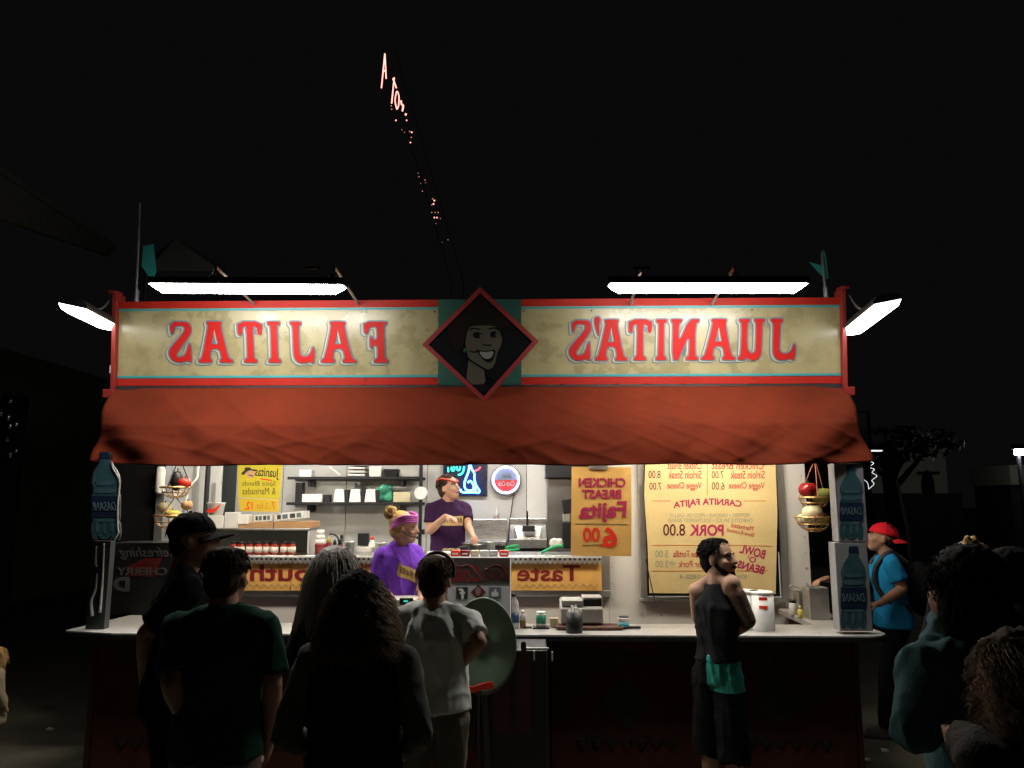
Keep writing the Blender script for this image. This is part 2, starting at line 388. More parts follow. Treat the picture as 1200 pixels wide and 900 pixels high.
# back wall in separate sheets with seams
XLL = P(126, 600, YW).x
bx = [XLL] + [P(q, 600, YB).x for q in (252, 330, 405, 500, 617, 660, 760, 900)]
for a, b in zip(bx, bx[1:]):
    MB().box(a + .003, b - .003, YB, YB + .05, ZF, ZT).build('inner_panel', iw if b < bx[6] else ww, stall, bev=.003)
MB().box(bx[0], bx[-1], YB + .055, YB + .09, ZF, ZT).build('back_wall', M['dark_metal'], stall)
MB().box(XR - .04, XR, YW + .065, YB, ZF, ZF + .95).build('side_wall', ww, stall)
MB().box(bx[0] - .03, bx[0], YW + .065, YB, ZF, ZT).build('side_wall', iw, stall)
MB().box(bx[0], XL - .01, YW, YW + .05, .35, ZT).build('end_dark_sheet', M['black_matte'], stall)  # added black sheet, stands in for the darkness left of the post
MB().box(bx[0], XL - .01, YW + .054, YB - .002, ZF - .08, ZF).build('trailer_floor', M['steel'], stall)
# serving window frame: sill, right jamb, left post
al = M['alu']
a, b, z0, z1 = R4(228, 691, 716, 699, YW - .04)
MB().box(XL, b, YW - .05, YW + .1, z0, z1).build('window_sill', al, stall, bev=.004)
a, b, _, _ = R4(704, 600, 714, 700, YW)
MB().box(a, b, YW - .045, YW + .09, z1 + .001, ZT - .01).build('window_jamb', al, stall, bev=.004)
a, b, _, _ = R4(181, 600, 191, 700, YW)
MB().box(a, b, YW - .05, YW + .1, .4, ZT - .01).build('post', al, stall, bev=.004)
# menu window frame
for x0, x1 in ((749, 757), (913, 921)):
    a, b, _, _ = R4(x0, 600, x1, 700, YW); MB().box(a, b, YW - .05, YW - .002, zm - .01, ZT - .02).build('menu_frame', al, stall, bev=.004)
a, b, z0, z1 = R4(749, 694, 921, 702, YW); MB().box(a, b, YW - .052, YW - .003, z0 - .02, zm - .012).build('menu_frame', al, stall, bev=.004)
a, b, _, _ = R4(758, 600, 913, 700, YW); MB().box(a, b, YW + .03, YW + .05, zm, ZT - .02).build('window_pane', M['black'], stall)
# posts of the open right end
a, b, _, _ = R4(943, 600, 950, 700, YW); MB().box(a, b, YW + .07, YW + .14, .4, ZT - .02).build('post', al, stall, bev=.004)
a, b, z0, z1 = R4(940, 620, 950, 702, YW + .2); MB().box(a, b, YW + .2, YW + .26, .6, z1).build('side_post', mat('dull red post', (.2, .03, .02), .6), stall)
# white inner door, and a dark sheet painting the gap's shade, left in the opening
a, b, z0, z1 = R4(233, 530, 260, 640, YB - .35); MB().box(a, b, YB - .4, YB - .36, ZF, ZT - .1).build('inner_door', ww, stall, bev=.004)
a, b, z0, z1 = R4(249, 566, 252, 590, YB - .42); MB().box(a, b, YB - .43, YB - .405, z0, z1).build('door_handle', al, stall)
a, b, z0, z1 = R4(260, 530, 276, 640, YB - .3); MB().box(a, b, YB - .32, YB - .3, ZF, ZT - .1).build('door_gap', mat('door gap shade', (.02, .028, .024), .6), stall)
a, b, z0, z1 = R4(219, 530, 232, 640, YB - .45); MB().box(a, b, YB - .5, YB - .44, ZF, ZT - .1).build('inner_post', al, stall)
# preparation counter inside the window
zp = P(500, 652, YW).z
a = XL + .05; b = P(704, 640, YW).x
MB().box(a, b, YW + .11, YW + .75, zp - .04, zp).build('prep_counter', M['steel'], stall, bev=.006)
MB().box(a, b, YW + .14, YW + .7, ZF, zp - .045).build('prep_cabinet', M['steel'], stall)
# perforated ledge along the window
lg = MB(); a0 = P(286, 650, YW).x
ledge = thing('perforated_ledge', 'perforated steel ledge with scalloped edge above the tan board', 'ledge', ((a0 + b) / 2, YW - .1, zp))
nn = 74; dx = (b - a0) / nn
lg.box(a0, b, YW - .10, YW - .092, zp - .035, zp - .004); lg.box(a0, b, YW - .09, YW + .105, zp - .012, zp - .008)
lg.build('ledge_plate', M['alu'], ledge)
lg = MB(); hl = MB()
for i in range(nn):
    x = a0 + (i + .5) * dx
    lg.prism([(x - dx * .5, zp - .035), (x + dx * .5, zp - .035), (x + dx * .3, zp - .058), (x - dx * .15, zp - .062)], YW - .105, YW - .094)
    hl.lathe((x, YW - .1, zp - .018), [(.011, -.0035), (.009, -.0042)], 8, axis='y')
    if i % 2: hl.box(x - .012, x + .012, YW - .09 + .02, YW - .03, zp - .0078, zp - .0066)
tag(lg.build('scallops', M['alu'], ledge), kind='stuff'); tag(hl.build('perforations', M['black'], ledge), kind='stuff')

# tan board "Taste of the Southwest"
tb = thing('slogan_board', 'tan board lettered Taste of the Southwest below the serving window', 'sign', P(470, 692, YW - .06))
for x0, x1 in ((228, 341), (341.6, 460), (460.6, 596), (596.6, 705)):
    a, b, z0, z1 = R4(x0, 657, x1, 692, YW - .07); MB().box(a, b, YW - .07, YW - .052, z0, z1).build('board', M['tan'], tb)
YT = YW - .07
for s, x0, x1, y0, y1 in (('Southwest', 214, 384, 661, 681), ('of', 392, 414, 661, 680), ('the', 492, 530, 661, 680), ('Taste', 606, 680, 662, 681)):
    text(s, x0, y0, x1, y1, YT, M['maroon'], tb, bold=.02)
for x0, x1 in ((230, 384), (604, 702)):
    pts = []; k = 0; x = x0
    while x < x1: pts.append(P(x, 684 if k % 2 else 689, YT)); x += 4.2; k += 1
    z = MB()
    for p, q in zip(pts, pts[1:]):
        z.add([(p.x, YT - .003, p.z), (q.x, YT - .003, q.z), (q.x, YT - .003, q.z - .008), (p.x, YT - .003, p.z - .008)], [(0, 1, 2, 3)])
    z.build('zigzag_border', M['zig'], tb)

# ------------------------------------------------------------------ the counter in front
def arc(cx, cy, r, a0, a1, n=8): return [(cx + r * math.cos(rad(a0 + (a1 - a0) * i / n)), cy + r * math.sin(rad(a0 + (a1 - a0) * i / n))) for i in range(n + 1)]
xcl = P(75, 738, YC + .1).x; xcr = P(1036, 746, YC + .15).x
ctr = thing('service_counter', 'long pale laminate service counter on red brown panels in front of the trailer', 'counter', ((xcl + xcr) / 2, YC + .3, 0))
YCB = YC + .52
xs0 = P(956, 733, YCB).x; xs1 = P(903, 710, YW).x + .03
out = [(xcl, YC + .12), (xcl + .42, YC)] + arc(xcr - .16, YC + .16, .16, -90, 0) + [(xcr, YW + .1), (xs1 + .02, YW - .06), (xs0, YCB), (xcl + .55, YCB), (xcl + .5, YW - .1), (xcl + .12, YW - .1)]
t = MB(); n = len(out)
t.add([(x, y, ZC - .045) for x, y in out] + [(x, y, ZC) for x, y in out], [tuple(range(n))[::-1], tuple(range(n, 2 * n))] + [(i, (i + 1) % n, (i + 1) % n + n, i + n) for i in range(n)])
t.build('counter_top', M['counter'], ctr, bev=.004)
e = MB(); hb = [(xcl, YC + .112), (xcl + .42, YC - .008)] + arc(xcr - .16, YC + .16, .168, -90, 0)
pt = [(x, y) for x, y in hb]
for (x, y), (x2, y2) in zip(pt, pt[1:]): e.add([(x, y - .001, ZC - .043), (x2, y2 - .001, ZC - .043), (x2, y2 - .001, ZC - .012), (x, y - .001, ZC - .012)], [(0, 1, 2, 3)])
e.build('counter_edge_band', M['dark_metal'], ctr)
YP = YC + .1
MB().box(P(111, 800, YP).x, P(1001, 800, YP).x, YP + .035, YP + .05, .03, ZC - .05).build('seam_light_block', M['black_matte'], ctr)  # added black board, blocks light leaking through the panel seams
edges = [111, 289, 467, 645, 822, 1001]
for x0, x1 in zip(edges, edges[1:]):
    a, b, _, _ = R4(x0, 800, x1, 801, YP); w = b - a
    pn = MB().box(a + .006, b - .006, YP, YP + .03, .03, ZC - .05).build('front_panel', M['panel'], ctr, bev=.004)
    cx = (a + b) / 2; cz = P((x0 + x1) / 2, 823, YP).z; h = .19
    MB().prism([(cx - h, cz), (cx, cz - h), (cx + h, cz), (cx, cz + h)], YP - .006, YP - .001).build('diamond_print', M['panel_dark'], pn)
    for zz in (P((x0 + x1) / 2, 774, YP).z, P((x0 + x1) / 2, 872, YP).z):
        for k in range(7):
            xx = a + w * (.16 + .68 * (k + .5) / 7); q = w * .04
            MB().prism([(xx - q, zz + .04), (xx + q, zz + .04), (xx, zz - .03)], YP - .006, YP - .001).build('triangle_print', M['panel_dark'], pn)
    MB().box(a + w * .14, b - w * .14, YP - .005, YP - .001, P(600, 781, YP).z - .006, P(600, 781, YP).z).build('panel_rule', M['panel_dark'], pn)
MB().box(P(1001, 800, YP).x, P(1001, 800, YP).x + .04, YP, YW, .03, ZC - .05).build('end_panel', M['panel'], ctr)
MB().box(P(111, 800, YP).x - .04, P(111, 800, YP).x, YP, YW, .03, ZC - .05).build('end_panel', M['panel'], ctr)
# duckboard behind the counter for the server
dk = MB().box(P(400, 690, 6.4).x - .6, P(520, 690, 6.4).x + .5, YCB + .05, YW - .1, 0, .2)
solo(dk.build('duckboard', M['black_matte'], None), 'dark wooden step board on the ground behind the counter', 'platform')

# ------------------------------------------------------------------ fascia sign
c00, c01 = P(142, 355.5, YS), P(141, 452.5, YS); c10, c11 = P(981, 351, YS), P(984, 449, YS)
sx0, sx1 = (c00.x + c01.x) / 2, (c10.x + c11.x) / 2; sz1, sz0 = (c00.z + c10.z) / 2, (c01.z + c11.z) / 2
sign = thing('fascia_sign', 'long cream sign in red frame lettered Juanita\'s Fajitas above the awning', 'sign', ((sx0 + sx1) / 2, YS, sz0))
H = sz1 - sz0; bz = .085 * H
xg0, xg1 = P(514, 400, YS).x, P(611, 400, YS).x
for a, b in ((sx0, xg0), (xg1, sx1)):
    MB().box(a, b, YS, YS + .03, sz0, sz1).build('sign_panel', M['cream'], sign)
    for z0, z1 in ((sz1 - bz, sz1), (sz0, sz0 + bz)):
        MB().box(a, b, YS - .006, YS - .001, z0, z1).build('red_border', M['red'], sign)
    for z0, z1 in ((sz1 - bz - .02, sz1 - bz - .004), (sz0 + bz + .004, sz0 + bz + .022)):
        MB().box(a, b, YS - .005, YS - .001, z0, z1).build('teal_line', M['teal'], sign)
MB().box(xg0 + .002, xg1 - .002, YS - .012, YS + .02, sz0, sz1).build('centre_panel', M['green_board'], sign)
sc = MB()
for px in (430, 510, 614, 693, 880):
    for z in (sz1 - .05, sz1 - .1, sz0 + .045): sc.lathe((P(px, 400, YS).x, YS - .006, z), [(.007, -.001), (.006, -.006)], 8, axis='y')
tag(sc.build('screws', M['dark_metal'], sign), kind='stuff')
for x, s in ((sx0, -1), (sx1, 1)):
    MB().box(x, x + s * .035, YS - .05, YS + .1, sz0 - .03, sz1 + .06).build('end_post', mat('dark red post paint', (.2, .015, .01), .5), sign, bev=.004)
    MB().box(x - s * .01, x + s * .075, YS - .09, YS + .08, sz0 - .1, sz0 - .032).build('bracket', mat('dark red post paint', (0, 0, 0)), sign, bev=.004)
    MB().box(x + s * .0, x + s * .06, YS - .07, YS + .06, sz1 + .061, sz1 + .085).build('bracket', mat('dark red post paint', (0, 0, 0)), sign, bev=.004)
MB().box(sx0, sx1, YS + .031, YS + .12, sz0 - .06, sz1 - .01).build('backing_frame', M['dark_metal'], sign)

S_ = [(110,120),(280,118),(310,140),(325,190),(310,245),(200,370),(155,430),(165,455),(200,460),(245,445),(270,400),(290,335),(312,330),(315,505),(285,500),(260,490),(220,505),(180,510),(120,490),(85,440),(85,400),(110,360),(230,240),(262,195),(255,165),(225,155),(165,160),(145,190),(135,232),(115,235)]
GL = {
 'S': ([((325 - x) / 245 * 62, (510 - y) / 395 * 100) for x, y in S_], []),
 'I': ([(2,0),(34,0),(35,4),(33,8),(29,9),(27,13),(26.5,90),(29,91),(34,92),(35,97),(34,100),(2,100),(1,97),(2,92),(7,91),(9.5,90),(9,13),(7,9),(3,8),(1,4)], []),
 'T': ([(16,0),(48,0),(49,4),(47,8),(42,10),(40,14),(40,88),(46,88),(50,86),(52,80),(53,70),(57,67),(62,68),(64,74),(64,100),(0,100),(0,74),(2,68),(7,67),(11,70),(12,80),(14,86),(18,88),(24,88),(24,14),(22,10),(17,8),(15,4)], []),
 'A': ([(0,0),(33,0),(35,4),(32,8),(29,10),(34,34),(59,34),(63,10),(59,8),(57,4),(59,0),(92,0),(94,4),(91,8),(84,10),(63,90),(66,93),(67,97),(65,100),(28,100),(26,97),(27,93),(30,90),(11,10),(3,8),(-1,4)], [[(38,45),(56,45),(47,82)]]),
 'J': ([(41,100),(71,100),(72,96),(68,91),(64,90),(64,22),(60,8),(50,0),(34,-2),(16,3),(10,-1),(4,0),(2,36),(8,38),(12,26),(18,18),(28,14),(38,15),(45,20),(47,28),(47,90),(42,91),(39,95)], []),
 'F': ([(4,0),(38,0),(39,4),(36,8),(31,10),(29,14),(29,42),(40,42),(43,36),(47,36),(48,40),(48,60),(46,64),(42,62),(40,56),(29,56),(29,87),(44,87),(50,84),(53,74),(57,70),(62,72),(63,78),(63,100),(4,100),(3,96),(6,92),(11,90),(12,86),(12,14),(10,10),(5,8),(3,4)], []),
 'N': ([(4,0),(36,0),(37,4),(34,8),(28,10),(28,66),(58,4),(60,0),(76,0),(76,90),(80,92),(82,97),(80,100),(52,100),(50,97),(52,92),(59,90),(59,40),(30,100),(3,100),(1,97),(3,92),(12,90),(12,10),(5,8),(2,4)], []),
 'U': ([(0,100),(30,100),(31,96),(27,91),(24,90),(24,28),(27,18),(35,15),(43,18),(52,30),(52,90),(47,92),(45,96),(47,100),(76,100),(77,96),(73,91),(69,90),(69,10),(76,8),(78,4),(76,0),(56,0),(53,8),(48,4),(40,-1),(28,-2),(14,4),(8,14),(7,30),(7,90),(2,91),(-1,96)], []),
 "'": ([(2,100),(20,100),(18,82),(9,58),(4,58),(6,80)], []),
}
def letter(ch, x0, x1, y0, y1):
    pl, holes = GL[ch]; a = min(p[0] for p in pl); b = max(p[0] for p in pl)
    f = lambda q: [(x1 - (p[0] - a) / (b - a) * (x1 - x0), y1 - p[1] / 100 * (y1 - y0)) for p in q]
    pl = smooth_poly(f(pl)); hs = [f(h) for h in holes]
    l = poly_px(pl, YS - .012, .004, 'letter', M['letter_red'], sign, hs)
    sh = [(x - 1.7, y + 1.1) for x, y in grow(pl, 1.5)]
    poly_px(grow(pl, 1.5), YS - .0075, .003, 'letter_outline', M['outline'], l, [grow(h, -.9) for h in hs])
    poly_px(sh, YS - .0055, .0018, 'letter_shadow', M['shade_line'], l, [[(x - 1.2, y + 1) for x, y in grow(h, -.9)] for h in hs])
    poly_px([(x - .9, y + .6) for x, y in grow(sh, .6)], YS - .0032, .0014, 'letter_shadow_line', M['outline'], l, [])
for ch, x0, x1 in (('S', 200, 227), ('A', 234, 274), ('T', 281, 309), ('I', 316, 330), ('J', 342, 369.5), ('A', 377, 418), ('F', 428, 455)):
    letter(ch, x0, x1, 378, 425)
for i, (ch, x0, x1) in enumerate((('S', 667, 692.5), ("'", 696, 703), ('A', 697, 735), ('T', 736, 763), ('I', 768, 780), ('N', 785, 818), ('A', 821, 861), ('U', 864, 894), ('J', 901, 931))):
    dy = -1.4 * i / 8; letter(ch, x0, x1, (376 if ch != "'" else 373) + dy, 423 + dy if ch != "'" else 423)

# diamond emblem in front of the sign
YD = YS - .1
em = thing('diamond_emblem', 'diamond sign with smiling woman in dark hat over the middle of the fascia', 'sign', P(564, 473, YD))
D = [(564, 342), (631, 403), (568, 473), (497, 407)]; cxy = (565, 406.5)
sh = lambda f: [(cxy[0] + (x - cxy[0]) * f, cxy[1] + (y - cxy[1]) * f) for x, y in D]
poly_px(D, YD + .012, .04, 'backing', M['black_board'], em)
fr = sh(.895)
poly_px(D, YD, .011, 'red_frame', M['emblem_red'], em, [fr])
z = lambda pts: [(490 + x / 6.207, 335 + y / 6.207) for x, y in pts]
poly_px(smooth_poly(z([(225,300),(262,250),(335,215),(355,120),(440,80),(540,120),(585,215),(650,240),(720,290),(640,330),(590,330),(560,315),(400,315),(365,350),(330,480),(285,500),(240,400)])), YD + .009, .002, 'hat', M['emblem_hat'], em)
poly_px(smooth_poly(z([(390,315),(560,312),(590,345),(615,400),(610,450),(580,500),(560,600),(510,628),(450,600),(375,550),(355,480),(352,420),(370,350)])), YD + .0065, .002, 'face', M['emblem_skin'], em)
poly_px(z([(372,556),(430,592),(485,625),(495,700),(480,728),(395,728),(358,690)]), YD + .0068, .002, 'neck', M['emblem_skin'], em)
for pts in ([(400,370),(440,355),(480,375),(470,402),(420,405)], [(525,365),(555,350),(585,365),(580,395),(535,398)]):
    poly_px(smooth_poly(z(pts)), YD + .004, .002, 'eye_print', M['emblem_line'], em)
for pts in ([(455,375),(475,380),(465,398),(455,395)], [(570,365),(582,372),(575,388),(566,385)]): poly_px(z(pts), YD + .0022, .001, 'eye_glint', M['emblem_grey'], em)
poly_px(smooth_poly(z([(435,485),(500,492),(572,478),(560,520),(545,570),(510,575),(475,550),(450,515)])), YD + .004, .002, 'mouth_print', M['emblem_line'], em)
poly_px(smooth_poly(z([(448,494),(500,500),(556,490),(545,530),(520,548),(490,546),(465,525)])), YD + .002, .001, 'teeth_print', M['emblem_white'], em)
ln = MB()
for pts in ([(385,345),(410,332),(460,340)], [(520,338),(560,328),(590,345)], [(480,440),(500,452),(540,448)], [(375,550),(440,590),(510,628)], [(385,490),(420,500),(440,480)], [(335,455),(345,500),(358,560)], [(400,740),(440,790),(480,770)], [(500,640),(520,690),(490,720)]):
    ln.tube(spline([P(*z([q])[0], YD + .004) for q in pts], 4), .005, 5)
tag(ln.build('line_print', M['emblem_line'], em), kind='stuff')
MB().lathe((P(546, 413, YD).x, YD + .0, P(546, 413, YD).z), [(.014, .0), (.012, .006)], 10, axis='y').build('earring', M['green_board'], em)

sign.rotation_euler.x = rad(6); em.rotation_euler.x = rad(6); em.location.y -= .07
# ------------------------------------------------------------------ awning
aw = thing('awning', 'rust red canvas awning with creased drop valance hanging under the fascia sign', 'awning', ((sx0 + sx1) / 2, YS - .2, P(565, 545, YS - .6).z))
NU, NV = 260, 48; YAB = YS - .55
za = sz0 - .03; zb0 = P(565, 545, YAB).z
xt0, xt1 = P(131, 455, YS - .04).x, P(991, 450, YS - .04).x; xb0, xb1 = P(113, 541, YAB).x, P(1012, 537, YAB).x
sag = [random.uniform(-1, 1) for _ in range(30)]
def aw_pt(u, v):
    vv = min(1, v)
    zmid = za + (zb0 - za) * .52
    if vv < .5: y = YS - .04 - .34 * (vv / .5); zz = za + (zmid - za) * (vv / .5)
    else: y = YS - .38 - .17 * ((vv - .5) / .5); zz = zmid + (zb0 - zmid) * ((vv - .5) / .5)
    k = max(0, min(1, (vv - .40) / .2)); 
    x = (xt0 + (xt1 - xt0) * u) * (1 - vv) + (xb0 + (xb1 - xb0) * u) * vv
    e = max(0, 1 - min(u, 1 - u) / .1)                        # ends: gathered folds
    lo = max(0, (vv - .5) / .5)
    w = noise.noise(Vector((x * 1.15, vv * 1.1 + x * .25, 3.1)))
    w2 = noise.noise(Vector((x * 4.2 + vv * 2.6, vv * 1.2, 7.7)))
    w3 = noise.noise(Vector((x * 1.6 - vv * 3.2, vv * 2.0, 1.3)))
    y += -.045 * lo * w + .024 * w2 * (.12 + .88 * lo) + .045 * abs(w3) ** .6 * lo * lo + .004 * noise.noise(Vector((x * 9, vv * 6, 0)))
    # diagonal drag folds fanning in from both ends
    s_ = u if u < .5 else 1 - u
    fan = math.sin((s_ * 62 - vv * 7.5) + 1.5 * noise.noise(Vector((s_ * 9, vv * 2, 5)))) * math.exp(-s_ * 9) * (.15 + vv)
    y += .05 * fan
    y += -.016 * (1 - abs(noise.noise(Vector((x * 1.9 + vv * 2.2, vv * 1.7 - x * .35, 11.0))))) ** 9 * (.35 + .65 * lo) - .010 * (1 - abs(noise.noise(Vector((x * 2.6 - vv * 3.4, vv * 1.4, 4.0))))) ** 11
    x += (.10 if u > .5 else -.10) * e * e * vv * (1 + .35 * math.sin(vv * 9))
    y += .30 * e * e * (0.25 + .75 * vv) * .45
    zz += -.012 * lo * noise.noise(Vector((x * 1.3, 0, 0))) + .035 * e * e * vv + .006 * lo * w2
    return (x, y, zz)
vs = [aw_pt(i / NU, j / NV) for j in range(NV + 1) for i in range(NU + 1)]
fs = [(j * (NU + 1) + i, j * (NU + 1) + i + 1, (j + 1) * (NU + 1) + i + 1, (j + 1) * (NU + 1) + i) for j in range(NV) for i in range(NU)]
cv = MB().add(vs, fs).build('canvas', M['awning'], aw, True)
for i in range(6):
    MB().tube([Vector(aw_pt((i + .6) / 6.4, v / 20)) + Vector((0, -.0035, 0)) for v in range(21)], .0035, 4).build('seam', M['awning'], aw, True)
MB().tube([Vector(aw_pt(u / 200, .955)) + Vector((0, -.004, 0)) for u in range(201)], .004, 4).build('hem', M['awning'], aw, True)
so = cv.modifiers.new('th', 'SOLIDIFY'); so.thickness = .006
for s, u in ((-1, 0.0), (1, 1.0)):                 # end gussets turning back to the frame
    rows = []
    for j in range(13):
        p = Vector(aw_pt(u, j / 12)); row = []
        for k in range(7):
            t = k / 6; q = Vector((p.x + s * (.05 * math.sin(t * 3.1) * (j / 12) + .015 * noise.noise(Vector((t * 4, j * .5, s * 3)))), p.y + .01 + t * (YS + .55 - p.y), p.z + t * .25 * (j / 12) - .03 * math.sin(t * 6 + j * .8) * (j / 12)))
            row.append(q)
        rows.append(row)
    o = MB().add([q for r_ in rows for q in r_], [(j * 7 + k, j * 7 + k + 1, (j + 1) * 7 + k + 1, (j + 1) * 7 + k) for j in range(12) for k in range(6)]).build('end_gusset', M['awning'], aw, True)
    o.modifiers.new('th', 'SOLIDIFY').thickness = .005
MB().box(xt0 + .03, xt1 - .03, YS - .03, YS - .015, za - .09, za + .022).build('head_rail', M['black'], aw)
bar = MB().box(xb0 + .3, xb1 - .3, YS - .36, YS - .33, zb0 + .02, zb0 + .05).build('awning_bar', M['dark_metal'], aw)
# canopy soffit between sign and trailer (carries lamps)
MB().box(sx0, sx1, YS + .13, YW - .06, ZT - .06, ZT - .01).build('soffit', ww, stall)

# ------------------------------------------------------------------ lamps
def batten(name, label, a, b, w, dmat, group=None, up=Vector((0, 0, 1)), tilt=0, cat='lamp'):
    """closed housing with a curved glowing diffuser below, between end points a and b"""
    a, b = Vector(a), Vector(b); c = (a + b) / 2; ax = (b - a); L = ax.length; ax.normalize()
    sd = ax.cross(up).normalized(); upv = sd.cross(ax).normalized()
    rt = Matrix.Rotation(tilt, 3, ax); sd = rt @ sd; upv = rt @ upv
    t = thing(name, label, cat, c, group)
    def pr(prof, m, nm, inset):
        n = len(prof); tp = lambda p: ax * (inset + (max(0, -p[1]) * 1.3 if inset else 0))
        vs = [a + tp(p) + sd * p[0] + upv * p[1] for p in prof] + [b - tp(p) + sd * p[0] + upv * p[1] for p in prof]
        mb = MB().add(vs, [tuple(range(n)), tuple(range(n, 2 * n))[::-1]] + [(i, (i + 1) % n, (i + 1) % n + n, i + n) for i in range(n)])
        return mb.build(nm, m, t)
    h = w / 2
    pr([(-h, 0), (-h, .02), (-h * .7, .055), (h * .7, .055), (h, .02), (h, 0)], M['black'], 'housing', 0)
    d = pr([(-h * .93, -.001), (-h * .8, -.035), (-h * .35, -.055), (h * .35, -.055), (h * .8, -.035), (h * .93, -.001)], dmat, 'diffuser', .012)
    return t, ax, sd, upv
YL = 5.42
for i, (x0, x1, y) in enumerate(((178, 405, 334), (712, 945, 334))):
    a, b = P(x0, y, YL), P(x1, y + (1.5 if i == 0 else 0), YL)
    t, ax, sd, up = batten('sign_lamp', ['lit strip lamp above the word Fajitas on the sign', "lit strip lamp above the word Juanita's on the sign"][i], a, b, .15, M['tube_white'], 'strip lamps over the sign', tilt=rad(6))
    for px in ((250, 390) if i == 0 else (754, 863)):
        q = P(px, y, YL); br = MB()
        br.tube([(q.x, YL, q.z + .05), (q.x, YL + .03, q.z + .15), (q.x + .012, YS - .02, q.z + .06), (q.x + .02, YS + .02, sz1 - .02)], .011, 6)
        br.box(q.x - .02, q.x + .02, YL - .02, YL + .02, q.z + .055, q.z + .075)
        br.build('arm', M['alu'], t)
        w_ = MB().tube(spline([(q.x, YL, q.z + .12), (q.x - .07, YL + .08, q.z + .07), (q.x - .16, YL + .15, q.z + .05)], 5), .006, 5); w_.build('cable', M['alu'] if px in (250, 863) else M['black'], t)
    MB().tube([P(px, y - 20, YL) + Vector((0, 0, 0)) for px in ((358, 366, 375) if i == 0 else (742, 752, 762))], .012, 6).build('bracket', M['dark_metal'], t)
for i, ((x0, y0), (x1, y1)) in enumerate((((96, 356), (131, 381)), ((1029, 351), (994, 388)))):
    s = (-1, 1)[i]
    a, b = P(x0 + s * 12, y0 + 2, 5.4), P(x1 + s * 4, y1 - 1, 6.35)
    t, ax, sd, up = batten('side_lamp', ['lit strip lamp sticking out beyond the left end of the sign', 'lit strip lamp sticking out beyond the right end of the sign'][i], a, b, .2, M['tube_side'], 'strip lamps at the sign ends', tilt=rad(10 if i == 0 else -10))
    q0 = (a + b) / 2 + Vector((0, 0, .05)); q1 = Vector(((sx0, sx1)[i] + s * .05, YS, sz1 + .03))
    MB().tube(spline([q0, q0 * .6 + q1 * .4 + Vector((0, 0, -.02)), q1 + Vector((s * .05, 0, .03)), q1], 5), .008, 6).build('cable', M['alu'], t)
    MB().tube([b + Vector((0, 0, .04)), Vector(((sx0, sx1)[i] + s * .04, YS + .05, b.z + .1))], .012, 6).build('arm', M['dark_metal'], t)
for i, xx in enumerate((P(330, 500, 8.4).x, P(600, 500, 8.4).x)):
    batten('ceiling_lamp', ['white batten lamp on the trailer ceiling above the shelves', 'white batten lamp on the trailer ceiling above the neon signs'][i], (xx - .6, 8.3, ZT - .06), (xx + .6, 8.3, ZT - .06), .2, M['tube_in'], 'trailer ceiling lamps')
for i, xx in enumerate((P(300, 500, 6.85).x, P(560, 500, 6.85).x, P(835, 500, 6.85).x)):
    batten('soffit_lamp', ['batten lamp under the canopy over the sauce jars', 'batten lamp under the canopy over the middle of the counter', 'batten lamp under the canopy over the tall menu'][i], (xx - .6, 6.5, sz0 - .12), (xx + .6, 6.5, sz0 - .12), .25, M['tube_canopy'], 'canopy lamps')
# thin poles and flags at the sign ends
for i, (px, yt, yb) in enumerate(((160, 238, 352), (968, 296, 349))):
    a, b = P(px, yb, YS + .15), P(px + (4 if i == 0 else -5), yt, YS + .2)
    t = thing('flag_pole', ['thin pole with limp teal flag above the left end of the sign', 'thin pole with teal flag above the right end of the sign'][i], 'flag', a, 'teal flags on the sign')
    MB().tube([a - Vector((0, 0, .08)), b], .011, 6).build('pole', M['alu'], t)
    MB().tube([a - Vector((0, 0, .05)), a + Vector((0, 0, .09))], .02, 8).build('pole_socket', M['alu'], t)
    pts = ([(168, 288), (180, 286), (183, 318), (178, 330), (166, 312)] if i == 0 else [(948, 307), (962, 311), (963, 293), (967, 295), (971, 327), (966, 326)])
    w = poly_px(pts, YS + .2, .006, 'flag_cloth', M['teal_flag'], t)
# ------------------------------------------------------------------ menus and posters
mn = thing('menu_board', 'tall yellow price menu hanging in the window frame behind the man in the tank top', 'menu', P(835, 696, YW - .1))
YM = YW - .1
poly_px([(757, 520), (908, 520), (911, 600), (909, 696), (761, 695), (759, 640), (755, 580)], YM, .006, 'paper', M['menu'], mn)
T = lambda s, x0, y0, x1, y1, m, **k: text(s, x0, y0, x1, y1, YM, M[m], mn, depth=.0012, **k)
T('Chicken Breast', 834, 541, 895, 550, 'menu_red', bold=.008); T('6.00', 834.5, 541, 848, 550, 'menu_dark', bold=.008) if False else None
T('Chicken Breast', 782, 541, 822, 550, 'menu_red', bold=.008)
T('Sirloin Steak', 856, 551.5, 896, 561, 'menu_red', bold=.008); T('7.00', 834, 552, 848, 560.5, 'menu_dark')
T('Sirloin Steak', 783, 551.5, 822, 561, 'menu_red', bold=.008); T('8.00', 760, 551.5, 774, 560.5, 'menu_dark')
T('Veggie Cheese', 854, 565, 896, 575, 'menu_red', bold=.008); T('6.00', 834, 565, 849, 574, 'menu_dark')
T('Veggie Cheese', 782, 565, 822, 575, 'menu_red', bold=.008); T('7.00', 761, 565.5, 775, 574, 'menu_dark')
T('CARNITA FAJITA', 789, 584, 869, 594, 'menu_magenta', bold=.03, arch=3.5, rot=-1)
T('PEPPERS • ONIONS • PICO DE GALLO', 785, 601.5, 878, 606, 'menu_grey'); T('CHIPOTLE SAUCE • SOUTHWEST BEANS', 783, 607.5, 882, 612, 'menu_grey')
T('Marinated', 857, 614.5, 883, 620, 'menu_red', rot=10); T('Slow-Roasted', 852, 621.5, 884, 626, 'menu_red', rot=12)
